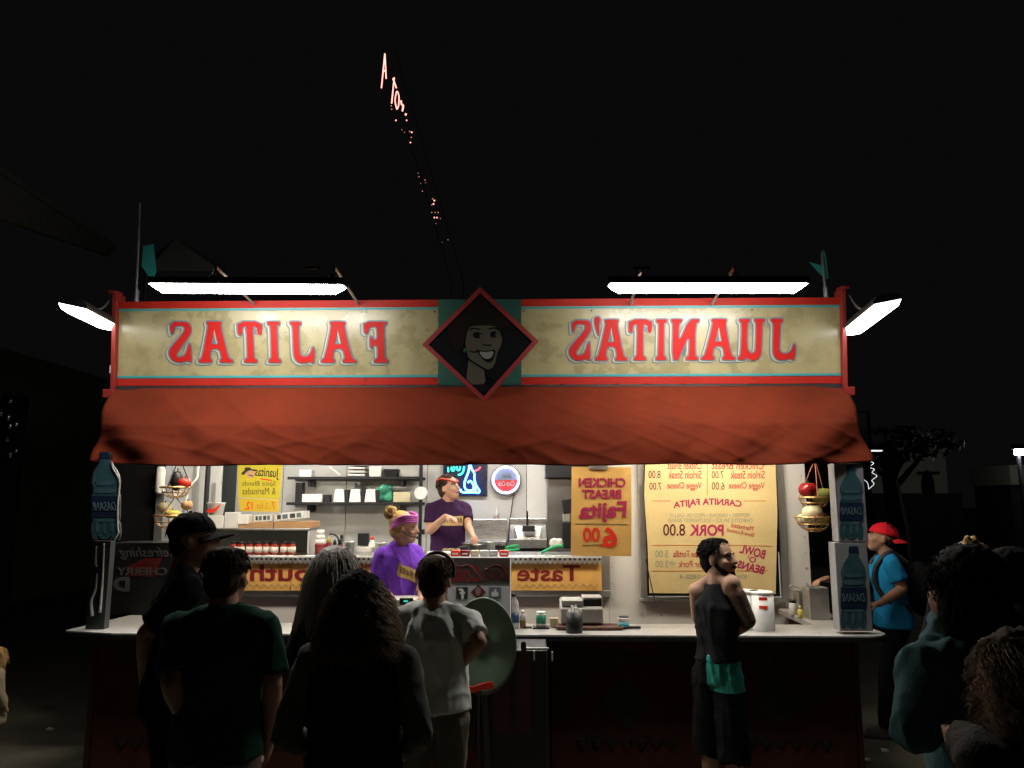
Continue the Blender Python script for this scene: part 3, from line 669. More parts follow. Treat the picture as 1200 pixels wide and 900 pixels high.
T('PORK', 808, 614.5, 848, 628, 'menu_magenta', bold=.03); T('8.00', 777, 614, 803, 628, 'menu_dark', bold=.012)
T('BOWL', 867, 641, 897, 651.5, 'menu_magenta', bold=.03, rot=14); T("O'", 876, 652, 886, 659, 'menu_magenta', bold=.02, rot=8); T('BEANS', 864, 660, 896, 669.5, 'menu_magenta', bold=.03, rot=14)
T('Bean & Cheese Tortilla', 789, 645, 850, 653, 'menu_red', bold=.006); T('5.00', 768, 645, 783, 653, 'menu_grey')
T('Steak or Pork', 795, 657, 843, 665, 'menu_red', bold=.006); T('add', 785, 657, 791, 662, 'menu_grey'); T('3.00', 768, 657, 783, 665, 'menu_grey')
T('SOUR CREAM  •  ADD CHEESE - R', 796, 673.5, 875, 678, 'menu_grey')
def rule(x0, y0, x1, y1, Y, m, parent, w=.006):
    p, q = P(x0, y0, Y), P(x1, y1, Y); d = Vector((q.x - p.x, 0, q.z - p.z)).normalized(); u = Vector((-d.z, 0, d.x)) * w / 2
    a = [(p.x, p.z), (q.x, q.z)]
    return MB().prism([(p.x + u.x, p.z + u.z), (q.x + u.x, q.z + u.z), (q.x - u.x, q.z - u.z), (p.x - u.x, p.z - u.z)], Y - .0022, Y - .001).build('printed_rule', M[m], parent)
for a in ((872, 587, 898, 587), (764, 587, 786, 587), (764, 639, 868, 639), (764, 669, 900, 669), (829, 535, 829, 580), (868, 639, 904, 640)): rule(*a, YM, 'menu_orange', mn)
MB().tube(spline([P(757, 655, YW - .13), P(762, 680, YW - .15), P(768, 705, YW - .2), P(775, 722, YW - .3)], 6), .005, 6).build('cable', M['black'], mn)
MB().tube([P(906, 540, YW - .07), P(905, 600, YW - .07), P(908, 618, YW - .07)], .011, 6).build('cable', M['black'], mn)

YP2 = 6.75
po = thing('chicken_poster', 'tan poster reading Chicken Breast Fajita 6.00 hanging by a clip', 'poster', P(705, 652, YP2))
poly_px([(670, 547), (740, 547.5), (740, 652), (669, 651)], YP2, .008, 'card', M['poster_tan'], po)
tt = lambda s, x0, y0, x1, y1, m, **k: text(s, x0, y0, x1, y1, YP2, M[m], po, **k)
tt('CHICKEN', 678, 560, 733, 571, 'menu_magenta', bold=.03); tt('BREAST', 682, 573.5, 728, 584.5, 'menu_magenta', bold=.03)
tt('Fajita', 678, 588, 735, 613, 'menu_magenta', bold=.03, shear=-.1, rot=-2)
tt('6', 706, 617, 723, 642, 'bright_red', bold=.035); tt('.', 703, 637, 707, 641, 'bright_red', bold=.03); tt('00', 683, 618, 703, 635, 'bright_red', bold=.02)
rule(674, 613.5, 736, 614.5, YP2, 'zig', po, .005); rule(682, 639, 704, 638, YP2, 'zig', po, .006)
a, b, z0, z1 = R4(690, 545, 712, 550, YP2); MB().box(a, b, YP2 - .01, YP2 + .02, z0, z1 + .02).build('clip', M['alu'], po)
MB().tube([P(701, 547, YP2 + .012), P(701, 520, YP2 + .012)], .004, 6).build('hanging_wire', M['alu'], po)

YY = YW + .3
yp = thing('seasoning_poster', "yellow Juanita's poster with price card below beside the wall shelves", 'poster', P(304, 599, YY))
poly_px([(279, 544), (331, 544), (328, 585), (279, 583)], YY, .005, 'card', M['yellow'], yp)
poly_px([(279.5, 584), (327, 585.5), (327, 600), (281, 599)], YY - .006, .005, 'price_card', M['yellow2'], yp)
tt = lambda s, x0, y0, x1, y1, m, Y=YY, **k: text(s, x0, y0, x1, y1, Y, M[m], yp, depth=.0012, **k)
tt('Juanitas', 299, 548, 327, 562, 'ink', bold=.012, rot=4); tt('Spice Blends', 284, 563.5, 323, 571, 'poster_text'); tt('& Marinades', 284, 571.5, 323, 579.5, 'poster_text')
tt('12.', 287, 588, 296, 597, 'bright_red', YY - .006, bold=.02); tt('2 for', 300, 589, 314, 596, 'menu_orange', YY - .006); tt('7.', 316, 588, 323, 597, 'menu_orange', YY - .006, bold=.015)
rule(305, 561, 319, 563, YY - .001, 'bright_red', yp, .012)
fx = lambda pts: [(180 + x / 7.5, 540 + y / 7.5) for x, y in pts]
poly_px(smooth_poly(fx([(805, 90), (850, 75), (890, 100), (885, 140), (850, 155), (815, 140)])), YY - .0035, .002, 'face_print', mat('printed face', (.6, .35, .2), .6), yp)
poly_px(smooth_poly(fx([(770, 105), (800, 85), (800, 60), (845, 55), (860, 75), (900, 75), (895, 95), (850, 80), (810, 100), (800, 120), (775, 125)])), YY - .006, .002, 'hat_print', M['ink'], yp)
rule(291, 556.5, 297, 558, YY - .005, 'ink', yp, .008)

# ------------------------------------------------------------------ neon signs on the back wall
YN = YB - .05
nd = thing('dog_neon', 'blue neon sign of a sitting dog on a black panel behind the cook', 'neon sign', P(546, 580, YN))
a, b, z0, z1 = R4(519.5, 536, 571, 581, YN); MB().box(a, b, YN - .02, YN + .045, z0 - .0, z1 + .35).build('backing_panel', M['neon_field'], nd, bev=.004)
nz = lambda pts, Y=YN - .05: [P(490 + x / 6.667, 540 + y / 6.667, Y) for x, y in pts]
for pts, m, r_ in (([(398, 20), (398, 60), (388, 100), (372, 140), (362, 180), (370, 220), (400, 232), (425, 228), (435, 205), (425, 175), (405, 158), (388, 172)], 'neon_blue', .011),
                   ([(412, 20), (416, 60), (438, 95), (440, 140), (452, 190), (478, 232), (472, 250), (452, 246), (444, 215), (440, 200)], 'neon_blue', .011),
                   ([(330, 222), (345, 245), (400, 246), (440, 246), (444, 236)], 'neon_blue', .011),
                   ([(234, 50), (236, 88)], 'neon_teal', .009), ([(262, 48), (262, 72), (276, 78), (284, 62), (282, 44)], 'neon_teal', .009), ([(304, 44), (306, 70), (322, 72), (330, 46)], 'neon_teal', .009), ([(360, 44), (352, 82), (335, 104), (312, 112)], 'neon_teal', .011),
                   ([(445, 78), (468, 70), (488, 48)], 'neon_red', .009)):
    MB().tube(spline(nz(pts), 5), r_, 7).build('neon_tube', M[m], nd, True)
cx, cy = 593, 562.5; cw = P(cx, cy, YN); k = 9.65 / 900
nc = thing('round_neon', 'round neon clock sign with half red face on the white back wall', 'neon sign', (cw.x, YN, cw.z - .2))
MB().lathe((cw.x, YN + .045, cw.z), [(17.8 * k, 0), (17.8 * k, -.05), (16.6 * k, -.09), (15.4 * k, -.09), (15.0 * k, -.06)], 40, axis='y').build('rim', M['alu'], nc, True)
for nm, sgn, m in (('upper_face', 1, mat('blue grey face', (.16, .2, .25), .4)), ('lower_face', -1, mat('red face', (.5, .03, .03), .4))):
    pts = [(cw.x + 14 * k * math.cos(math.pi * i / 20) , cw.z + sgn * 14 * k * math.sin(math.pi * i / 20)) for i in range(21)]
    MB().prism([(x, z + sgn * .001) for x, z in pts], YN - .03, YN - .016).build(nm, m, nc)
MB().tube([(cw.x + 14.6 * k * math.cos(2 * math.pi * i / 40), YN - .055, cw.z + 14.6 * k * math.sin(2 * math.pi * i / 40)) for i in range(40)], .0105, 8, closed=True).build('neon_ring', M['neon_white'], nc, True)
text('Coca-Cola', 584, 563.5, 602.5, 569.5, YN - .03, mat('grey print', (.45, .35, .35), .5), nc, shear=.3, bold=.015); text('Drink', 589, 556, 599, 560, YN - .03, M['emblem_grey'], nc, shear=.3)
MB().tube(spline([P(602, 578, YN), P(599, 600, YN - .02), P(597, 615, YN), P(596, 635, YN)], 5), .006, 6).build('cable', M['black'], nc)

# ------------------------------------------------------------------ shelves and what stands on them
YSF = YB - .34
xs_a, xs_b = P(336, 575, YSF).x, P(494, 575, YSF).x
def shelf(y, label):
    z = P(415, y, YSF).z
    t = thing('wall_shelf', label, 'shelf', ((xs_a + xs_b) / 2, YB - .15, z - .03), 'black wall shelves in the trailer')
    mb = MB().box(xs_a, xs_b, YSF, YSF + .02, z - .035, z)
    mb.box(xs_a, xs_b, YB - .03, YB - .01, z - .035, z); mb.build('frame', M['dark_metal'], t, bev=.003)
    w = MB()
    for k in range(12): w.tube([(xs_a, YSF + .02 + k * .025, z - .008), (xs_b, YSF + .02 + k * .025, z - .008)], .004, 5)
    tag(w.build('wires', M['dark_metal'], t), kind='stuff')
    for x in (xs_a + .25, xs_b - .25): MB().prism([(x - .012, z - .036), (x + .012, z - .036), (x + .012, z - .12), (x - .012, z - .12)], YSF + .05, YB - .005).build('bracket', M['dark_metal'], t)
    return z
z_hi = shelf(558.5, 'upper black wall shelf holding trays and pans'); z_lo = shelf(588.5, 'lower black wall shelf holding square white tubs')
pole = thing('shelf_pole', 'dark upright pole with paper roll at the end of the wall shelves', 'pole', (P(493, 640, YSF).x, YSF, zp))
x = P(493, 600, YSF).x
MB().box(x - .02, x + .02, YSF - .04, YSF - .005, ZF, 2.9).build('upright', M['dark_metal'], pole, bev=.003)
MB().lathe((P(493, 578, YSF).x + .02, YSF - .06, P(493, 578, YSF).z), [(.075, -.1), (.075, 0), (.03, .001), (.03, -.02)], 18, axis='y').build('paper_roll', M['paper'], pole)
MB().box(x - .05, x + .06, YSF - .08, YSF - .04, P(493, 626, YSF).z, P(493, 620, YSF).z).build('clamp', M['black'], pole)
def px_box(name, label, cat, x0, y0, x1, y1, Y, d, m, group=None, taper=0, zbase=None, bev=.004):
    a, b, z0, z1 = R4(x0, y0, x1, y1, Y)
    if zbase is not None: z1 += zbase - z0; z0 = zbase
    tp = taper * (b - a)
    v = [(a + tp, Y + tp, z0), (b - tp, Y + tp, z0), (a + tp, Y + d - tp, z0), (b - tp, Y + d - tp, z0), (a, Y, z1), (b, Y, z1), (a, Y + d, z1), (b, Y + d, z1)]
    mb = MB().add(v, [(0, 2, 3, 1), (4, 5, 7, 6), (0, 1, 5, 4), (2, 6, 7, 3), (0, 4, 6, 2), (1, 3, 7, 5)])
    return solo(mb.build(name, m if not isinstance(m, str) else M[m], None, bev=bev), label, cat, group)
Y2 = YSF + .03
for i, (x0, x1) in enumerate(((391, 403.5), (409.5, 422.5), (427.5, 440))):
    a, b, z0, z1 = R4(x0, 572.5, x1, 588, Y2); z1 += z_lo - z0; z0 = z_lo
    t = thing('square_tub', ['white square tub left of the other two on the lower shelf', 'white square tub in the middle of three on the lower shelf', 'white square tub beside the green bag on the lower shelf'][i], 'tub', ((a + b) / 2, Y2 + .1, z0), 'white tubs on the lower shelf')
    mb = MB(); tp = .012
    mb.loft([[(a + q, Y2 + q, z), (b - q, Y2 + q, z), (b - q, Y2 + .2 - q, z), (a + q, Y2 + .2 - q, z)] for q, z in ((-.004, z0), (tp, z1))])
    mb.build('tub_body', M['white'], t, bev=.006)
    MB().box(b + .004, b + .045, Y2 + .02, Y2 + .19, z0, z1 - .01).build('gap_shade', M['black'], t)  # black block stands in for the shade beside the tub
px_box('long_carton', 'pale long carton lying at the left of the lower shelf', 'carton', 354, 577.5, 377.5, 587, Y2, .15, 'paper', zbase=z_lo)
px_box('dark_box', 'small black box beside the long pale carton', 'box', 378.5, 578, 386, 587, Y2, .12, 'black', zbase=z_lo)
px_box('tall_case', 'tall black case at the left end of the lower shelf', 'case', 346, 564, 354, 587, Y2, .12, 'black', zbase=z_lo)
px_box('condiment_box', 'open low box of yellow packets at the right of the lower shelf', 'box', 461, 575, 481, 587, Y2, .18, 'onion', zbase=z_lo)
px_box('foil_pan', 'flat foil pan above the yellow packets on the lower shelf', 'pan', 459, 570, 481, 574, Y2 + .02, .17, 'steel', zbase=P(470, 574.5, Y2).z, taper=.05)
mb = MB()
for k in range(9): mb.ball(P(450 + 7 * math.sin(k * 2.1), 583 - (k % 4) * 3.6, Y2 + .08) + Vector((0, .03 * math.cos(k), 0)), (.055, .04, .05), 8, 6)
o = fuse(mb, 'green_bag', .012, mat('green bag', (.06, .33, .2), .35, trans=0, bump=.5, bscale=40), None, 2, .012, (25, 25, 25)); solo(o, 'crumpled green plastic bag beside the square tubs', 'bag')
cc = P(421, 571, Y2 + .22); a_ = MB().lathe((cc.x, Y2 + .24, z_lo), [(.06, 0), (.06, .23), (.065, .235), (.065, .25)], 18); solo(a_.build('steel_canister', M['steel'], None, True), 'round steel canister behind the square tubs', 'canister')
mb = MB(); a, b, z0, z1 = R4(407, 545, 428, 557, Y2)
t = thing('sheet_trays', 'stack of shallow sheet trays on the upper shelf', 'tray stack', ((a + b) / 2, Y2 + .1, z_hi))
for k in range(4): MB().box(a, b, Y2, Y2 + .28, z_hi + .004 + k * .042, z_hi + .032 + k * .042).build('tray', M['inner_wall'] if k % 2 else M['alu'], t, bev=.006)
px_box('steel_pan', 'deep steel pan beside the sheet trays on the upper shelf', 'pan', 432, 546, 447, 558, Y2, .2, 'white', zbase=z_hi, taper=.06)
px_box('dark_pan', 'black pan on the upper shelf right of the steel pan', 'pan', 449, 549, 466, 558, Y2, .2, 'black', zbase=z_hi, taper=.1)
px_box('parcel', 'grey wrapped parcel at the right end of the upper shelf', 'parcel', 470, 547, 491, 558, Y2, .2, 'alu', zbase=z_hi)
px_box('paper_pack', 'white pack with blue end at the left of the upper shelf', 'pack', 351, 548, 365, 556, Y2, .16, 'paper', zbase=z_hi)
mb = MB().tube([P(386, 547, Y2), P(399, 557, Y2)], .012, 6); solo(mb.build('tray_edge', M['white'], None), 'white tray leaning against the sheet trays', 'tray')
px_box('wall_switch', 'dark square dispenser on the grey wall below the shelves', 'dispenser', 419, 625, 431, 639, YB - .08, .075, 'black')
px_box('chopping_board', 'white chopping board on the counter behind the cashier', 'board', 417, 640, 436, 646, YW + .6, .02, 'white', zbase=zp + .002)

# ------------------------------------------------------------------ inside left: boxes, cups, jars
zsh = P(350, 619, YW + .35).z
a = P(270, 620, YW + .3).x; b = P(374, 620, YW + .3).x; xv = P(362, 640, YW + .3).x
sh = thing('jar_shelf', 'plain shelf box with open front over the sauce jars', 'shelf', ((a + xv) / 2, YW + .5, zp))
MB().box(a - .45, xv, YW + .3, YW + .62, zsh - .02, zsh).build('shelf_top', M['alu'], sh, bev=.003)
MB().box(xv - .02, xv, YW + .31, YW + .6, zp, zsh - .021).build('side_panel', M['inner_wall'], sh)
MB().box(a - .45, xv - .021, YW + .58, YW + .6, zp, zsh - .021).build('back_panel', mat('green grey panel', (.12, .13, .11), .6), sh)
for i, (x0, x1) in enumerate(((278, 320), (321, 366))):
    px_box('cardboard_tray', ['flat cardboard tray under the left carton of cups', 'flat cardboard tray at the end of the jar shelf'][i], 'box', x0, 612 - i, x1, 619, YW + .31, .28, 'cardboard', 'cardboard trays on the jar shelf', zbase=zsh + .001)
zc_ = zsh + .075
def carton(x0, x1, y0, y1, label, tilt):
    a, b, z0, z1 = R4(x0, y0, x1, y1, YW + .32); c = Vector(((a + b) / 2, YW + .43, (z0 + z1) / 2))
    t = thing('cup_carton', label, 'carton', (c.x, c.y, z0), 'printed white cartons on the jar shelf')
    ax = Vector((math.cos(tilt), 0, math.sin(tilt))); az = Vector((-math.sin(tilt), 0, math.cos(tilt)))
    MB().obox(c, ax * (b - a) / 2, Vector((0, .1, 0)), az * (z1 - z0) / 2).build('box_body', M['white'], t, bev=.003)
    f = c - Vector((0, .102, 0))
    for k, (u0, u1) in enumerate(((-.8, -.55), (-.45, -.1), (.05, .4), (.5, .8))):
        MB().obox(f + ax * (u0 + u1) / 2 * (b - a) / 2, ax * (u1 - u0) / 4 * (b - a), Vector((0, .001, 0)), az * (z1 - z0) * .3).build('printed_block', M['silver_ink'] if k % 2 else M['emblem_grey'], t)
carton(297, 318, 603, 611, 'white printed carton tilted on the left cardboard tray', rad(3)); carton(321, 356, 600.5, 609, 'longer white printed carton tilted on the right cardboard tray', rad(6))
px_box('napkin_pack', 'white napkin pack between the cups and the cartons', 'pack', 278, 601, 291, 612, YW + .3, .12, 'white', zbase=zsh + .04)
px_box('clear_tub', 'frosted clear tub standing in front of the white door', 'tub', 263, 600, 277, 619, YW + .25, .13, mat('frosted plastic', (.7, .68, .66), .35), zbase=zsh)
px_box('lid_tub', 'small tub with red printed label by the frosted tub', 'tub', 247, 604, 262, 619, YW + .25, .12, 'white', zbase=zsh)
cp = P(250, 603, YW + .3); cu_ = thing('paper_cup', 'wide white paper cup with red swoosh print', 'cup', (cp.x, YW + .36, zsh + .1))
MB().lathe((cp.x, YW + .36, P(250, 604, YW + .3).z), [(.065, 0), (.085, .115), (.09, .118), (.088, .125)], 20).build('cup_body', M['white'], cu_, True)
pts = smooth_poly([(241, 599), (246, 595.5), (250, 597), (259, 590), (258, 593), (252, 600), (246, 601.5)]); poly_px(pts, YW + .262, .003, 'swoosh_print', M['bright_red'], cu_)
# sauce jars in two rows: one jar, then copies
def copy_tree(o, loc, parent=None):
    c = o.copy(); C.objects.link(c)
    if parent: c.parent = parent
    else: c.location = loc
    for ch in o.children: copy_tree(ch, None, c)
    return c
jx = [272, 281, 291, 301.5, 310.5, 320.5, 331.5, 341]
p0 = P(jx[0], 652, YW + .2)
jar = thing('sauce_jar', 'sauce jar at the left end of the row, half hidden by the cap man', 'jar', (p0.x, YW + .22, zp), 'labelled sauce jars on the prep counter')
MB().lathe((p0.x, YW + .22, zp), [(.034, 0), (.037, .01), (.037, .085), (.03, .1), (.03, .104)], 16).build('glass_body', M['sauce'], jar, True)
MB().lathe((p0.x, YW + .22, zp), [(.0376, .022), (.0376, .075)], 16).build('paper_label', M['label_white'], jar, True)
MB().lathe((p0.x, YW + .22, zp + .1045), [(.033, 0), (.033, .016), (.03, .019)], 16).build('lid', M['dark_metal'], jar, True)
JL = ['sauce jar second from the left in the row', 'sauce jar third from the left in the row', 'sauce jar set slightly back, fourth from the left', 'sauce jar in the middle, fifth from the left', 'sauce jar left of the last pair in the row', 'sauce jar next to the last in the row', 'sauce jar at the right end of the row beside the shelf side']
for i in range(1, 8):
    c = copy_tree(jar, Vector((P(jx[i], 652, YW + .2).x, YW + (.22 if i % 2 else .235), zp))); c['label'] = JL[i - 1]
    c.rotation_euler.z = i * 1.3
q = P(373.5, 648, YW + .2); bt = thing('foam_cups', 'stack of white foam cups in a dark red holder', 'cups', (q.x, YW + .25, zp))
MB().lathe((q.x, YW + .25, zp), [(.05, 0), (.055, .09), (.055, .1)], 18).build('red_holder', mat('dark red holder', (.22, .02, .02), .4), bt, True)
for k in range(3): MB().lathe((q.x, YW + .25, zp + .1 + k * .045), [(.05 - k * .006, 0), (.046 - k * .006, .044), (.036 - k * .004, .0445)], 18).build('cup', M['white'], bt, True)
for i, px in enumerate((384, 391, 397)):
    q = P(px, 648, YW + .3); t = thing('condiment_bottle', ['brown squeeze bottle with yellow cap nearest the foam cups', 'brown condiment pot behind the yellow capped bottle', 'dark red condiment pot under the black handle'][i], 'bottle', (q.x, YW + .33, zp), 'condiments beside the foam cups')
    h = (.10, .075, .08)[i]; MB().lathe((q.x, YW + .33, zp), [(.028, 0), (.03, .01), (.03, h), (.02, h + .012)], 14).build('bottle_body', mat('dark red holder', (0, 0, 0)), t, True)
    MB().lathe((q.x, YW + .33, zp + h + .0125), [(.021, 0), (.017, .03), (.006, .05)], 12).build('cap', M['squash'] if i == 0 else M['dark_metal'], t, True)
mb = MB().tube(spline([P(386, 627, YW + .3), P(389, 625.5, YW + .3), P(396, 630, YW + .3), P(397, 640, YW + .3)], 4), .009, 6); solo(mb.build('ladle_handle', M['black'], None, True), 'black bent ladle handle over the condiment pots', 'ladle')

# ------------------------------------------------------------------ sink, splash back, griddle, right side equipment
YK = YB - .45
a, b, z0, z1 = R4(546, 609, 593, 652, YK)
st = thing('griddle', 'stainless griddle with tall splash back behind the cook', 'griddle', ((a + b) / 2, YK + .2, ZF))
MB().box(a, b, YK + .3, YK + .34, ZF + .6, z1).build('splash_back', M['steel'], st, bev=.006)
zg = P(570, 633, YK).z
MB().box(a, b, YK - .25, YK + .3, ZF, zg - .05).build('griddle_body', M['dark_metal'], st, bev=.006)
MB().box(a - .01, b + .01, YK - .27, YK + .295, zg - .049, zg).build('rim', M['steel'], st, bev=.006)
a, b, z0, z1 = R4(597, 608, 641, 650, YK)
sk = thing('hand_sink', 'stainless hand sink with black gooseneck tap under the round neon', 'sink', ((a + b) / 2, YK + .2, ZF))
MB().box(a, b, YK + .36, YK + .4, ZF + .6, z1).build('splash_back', M['steel'], sk, bev=.006)
zg2 = P(619, 632, YK).z
mb = MB(); zt_ = zg2; x0, x1 = a, b; y0, y1 = YK - .02, YK + .355
mb.loft([[(x0, y0, zt_ - .1), (x1, y0, zt_ - .1), (x1, y1, zt_ - .1), (x0, y1, zt_ - .1)], [(x0, y0, zt_), (x1, y0, zt_), (x1, y1, zt_ + .16), (x0, y1, zt_ + .16)], [(x0 + .05, y0 + .05, zt_ + .01), (x1 - .05, y0 + .05, zt_ + .01), (x1 - .05, y1 - .04, zt_ + .14), (x0 + .05, y1 - .04, zt_ + .14)], [(x0 + .1, y0 + .09, zt_ - .09), (x1 - .1, y0 + .09, zt_ - .09), (x1 - .1, y1 - .08, zt_ - .06), (x0 + .1, y1 - .08, zt_ - .06)]])
mb.build('basin', M['steel'], sk, bev=.004)
MB().box(a + .02, b - .02, YK + .03, YK + .3, ZF, zt_ - .11).build('cabinet', M['dark_metal'], sk)
q = P(618, 620, YK + .3)
MB().tube(spline([(q.x, YK + .3, zt_ + .12), (q.x, YK + .3, P(618, 606, YK).z), (q.x, YK + .26, P(618, 600, YK).z), (q.x, YK + .18, P(618, 602, YK).z), (q.x, YK + .17, P(618, 607, YK).z)], 5), .012, 8).build('tap', M['dark_metal'], sk, True)
a2, b2, z0, z1 = R4(612, 616, 627, 623, YK + .1); MB().box(a2, b2, YK + .1, YK + .2, z0, z1).build('soap_rack', M['black'], sk, bev=.006)
q = P(582, 610, YB - .12); t = thing('squeeze_bottle', 'clear squeeze bottle of pink sauce above the griddle back', 'bottle', (q.x, YB - .1, P(582, 611, YB - .1).z))
MB().lathe((q.x, YB - .1, P(582, 611, YB - .1).z), [(.03, 0), (.032, .01), (.032, .05)], 14).build('sauce_level', mat('pink sauce', (.5, .2, .16), .4), t, True)
MB().lathe((q.x, YB - .1, P(582, 611, YB - .1).z + .051), [(.032, 0), (.03, .05), (.012, .075), (.01, .105), (.006, .13)], 14).build('bottle_top', mat('cloudy plastic', (.6, .56, .55), .3), t, True)
a, b, z0, z1 = R4(642, 560, 672, 660, YB - .6)
fr_ = thing('steel_cabinet', 'tall dim steel cabinet with hood behind the chicken poster', 'cabinet', ((a + b) / 2, YB - .3, ZF))
MB().box(a, b + .35, YB - .5, YB - .03, ZF, z1).build('cabinet_body', mat('dim steel', (.2, .19, .17), .35, metal=.8, var=.2), fr_, bev=.006)
MB().box(a - .02, b + .37, YB - .6, YB - .03, z1 + .002, z1 + .28).build('hood', M['dark_metal'], fr_, bev=.006)
mb = MB(); kn = thing('coffee_grinder', 'dark coffee grinder standing beside the chicken poster', 'grinder', P(664, 650, YB - .9))
q = P(664, 650, YB - .9); sc_ = 8.7 / 900
MB().box(q.x - 5 * sc_, q.x + 6 * sc_, YB - 1, YB - .8, zp + .0, P(664, 612, YB - .9).z).build('grinder_body', M['dark_metal'], kn, bev=.01)
MB().obox(P(665, 593, YB - .9), Vector((6 * sc_, 0, 1 * sc_)), Vector((0, .09, 0)), Vector((-1 * sc_, 0, 8 * sc_))).build('hopper', M['black'], kn, bev=.008)
MB().box(q.x - 4 * sc_, q.x + 4 * sc_, YB - .98, YB - .84, P(664, 611.5, YB - .9).z, P(664, 602, YB - .9).z).build('neck', M['alu'], kn, bev=.006)
YQ = YW + .4
for i, (x0, x1, z) in enumerate(((593, 606, 0), (597, 609, 1))):
    pass
for i, (pts) in enumerate(([(592, 642), (600, 640), (608, 639)], [(591, 645), (600, 644.5), (609, 643)])):
    mb = MB().tube([P(x, y, YQ) for x, y in pts], .012, 7); solo(mb.build('tongs', M['green_plastic'], None, True), ['green handled tongs lying on the steel counter', 'second green handled tongs under the first pair'][i], 'tongs', 'green tongs on the prep counter')
mb = MB().tube(spline([P(634, 648, YQ), P(644, 643, YQ), P(652, 640, YQ), P(660, 640, YQ)], 4), .014, 8); solo(mb.build('scoop', M['green_plastic'], None, True), 'green handled scoop with white cloth on the prep counter', 'scoop')
mb = MB()
for k in range(6): mb.ball(P(648 + (k % 3) * 4, 637 - (k // 3) * 2.5, YQ + .06), (.035, .04, .028), 8, 6)
o = fuse(mb, 'cleaning_cloth', .01, M['white'], None, 2, .008, (30, 30, 30)); solo(o, 'crumpled white cloth on the prep counter', 'cloth')
mb = MB().box(P(500, 648, YW + .35).x, P(540, 648, YW + .35).x, YW + .32, YW + .5, zp + .001, zp + .02); solo(mb.build('cutting_board', M['paper'], None, bev=.004), 'pale cutting board in front of the cook', 'board')
mb = MB()
for k in range(26): mb.obox(P(520 + random.uniform(0, 18), 645 - random.uniform(0, 2), YW + .4), Vector((random.uniform(.008, .02), 0, random.uniform(-.006, .006))), Vector((0, .01, 0)), Vector((0, 0, .004)))
o = mb.build('sliced_food', M['onion'], None); tag(centre_origin(o), 'small heap of sliced onion on the cutting board', 'food', kind='stuff')
mb = MB()
for k in range(3): mb.tube(spline([P(536 + k, 642, YW + .35), P(541 + k * 3, 640.5, YW + .36), P(548, 643, YW + .36)], 4), .006, 6)
solo(mb.build('knife_and_spatula', M['black'], None, True), 'black handled utensils beside the cutting board', 'utensils')

# ------------------------------------------------------------------ hanging fruit baskets
def basket(cx, cy, rpx, Y, dep, parent, wires=6):
    c = P(cx, cy, Y); r_ = rpx * Y / 900; mb = MB()
    for f, h in ((1, 0), (.86, -.45), (.6, -.75), (.3, -.92)):
        mb.tube([(c.x + r_ * f * math.cos(2 * math.pi * i / 20), c.y + r_ * f * math.sin(2 * math.pi * i / 20), c.z + h * dep) for i in range(20)], .005 if f < 1 else .008, 5, closed=True)
    for k in range(14):
        a = 2 * math.pi * k / 14
        mb.tube([(c.x + r_ * f * math.cos(a), c.y + r_ * f * math.sin(a), c.z + h * dep) for f, h in ((1, 0), (.86, -.45), (.6, -.75), (.3, -.92))], .003, 4)
    mb.build('wire_bowl', M['wicker'], parent); return c, r_
def fruit(nm, label, cat, px, py, Y, r, m, squash_=(1, 1, 1), rib=0, dy=0, stem=True):
    c = P(px, py, Y) + Vector((0, dy, 0)); t = thing(nm, label, cat, c - Vector((0, 0, r * squash_[2])), 'fruit and vegetables in the hanging baskets')
    vs = []; mb = MB()
    prof = []
    n = 20; mm = 12; V = []; F = []
    for i in range(mm + 1):
        th = math.pi * i / mm
        for k in range(n):
            a = 2 * math.pi * k / n; rr = r * (1 - rib * (.5 + .5 * math.cos(a * 5)) * math.sin(th))
            V.append((c.x + rr * squash_[0] * math.sin(th) * math.cos(a), c.y + rr * squash_[1] * math.sin(th) * math.sin(a), c.z - r * squash_[2] * math.cos(th) * (1 - .25 * (i > mm - 2))))
    for i in range(mm):
        for k in range(n): F.append((i * n + k, i * n + (k + 1) % n, (i + 1) * n + (k + 1) % n, (i + 1) * n + k))
    MB().add(V, F).build('flesh', M[m], t, True)
    if stem: MB().tube([(c.x, c.y, c.z + r * squash_[2] * .75), (c.x + .006, c.y, c.z + r * squash_[2] * 1.2)], .005, 5).build('stem', M['leaf'], t)
def ropes(t, c, r_, top, m='rope'):
    for k in range(3):
        a = 2 * math.pi * k / 3 + .4
        MB().tube([(c.x + r_ * math.cos(a), c.y + r_ * math.sin(a), c.z), top], .005, 5).build('chain', M[m], t)
YF = 6.75
tp = P(955, 538, YF); t = thing('hanging_basket', 'two tier wire fruit basket hanging at the right end of the stall', 'basket', P(955, 625, YF), 'wire fruit baskets')
c1, r1 = basket(954, 583, 17, YF, .1, t); c2, r2 = basket(953, 606, 20, YF, .13, t)
ropes(t, c1, r1, tp); ropes(t, c2, r2, Vector((c1.x, c1.y, c1.z - .08)))
fruit('red_pepper', 'dark red pepper on the upper right basket', 'pepper', 946, 574, YF, .085, 'pepper', (1, 1, .8), .12, -.02); fruit('yellow_gourd', 'mottled yellow green gourd in the upper right basket', 'gourd', 962, 580, YF, .075, 'gourd', (1.25, 1, .85), 0, -.03)
fruit('onion', 'big pale onion in the lower right basket', 'onion', 950, 602, YF, .085, 'onion', (1.05, 1, .95), 0, -.04); fruit('onion', 'small pale onion at the back of the lower right basket', 'onion', 944, 609, YF, .06, 'onion', (1, 1, .9), 0, .05); fruit('squash', 'yellow squash half sunk in the lower right basket', 'squash', 963, 607, YF, .06, 'squash', (1.2, 1, .8), 0, .02)
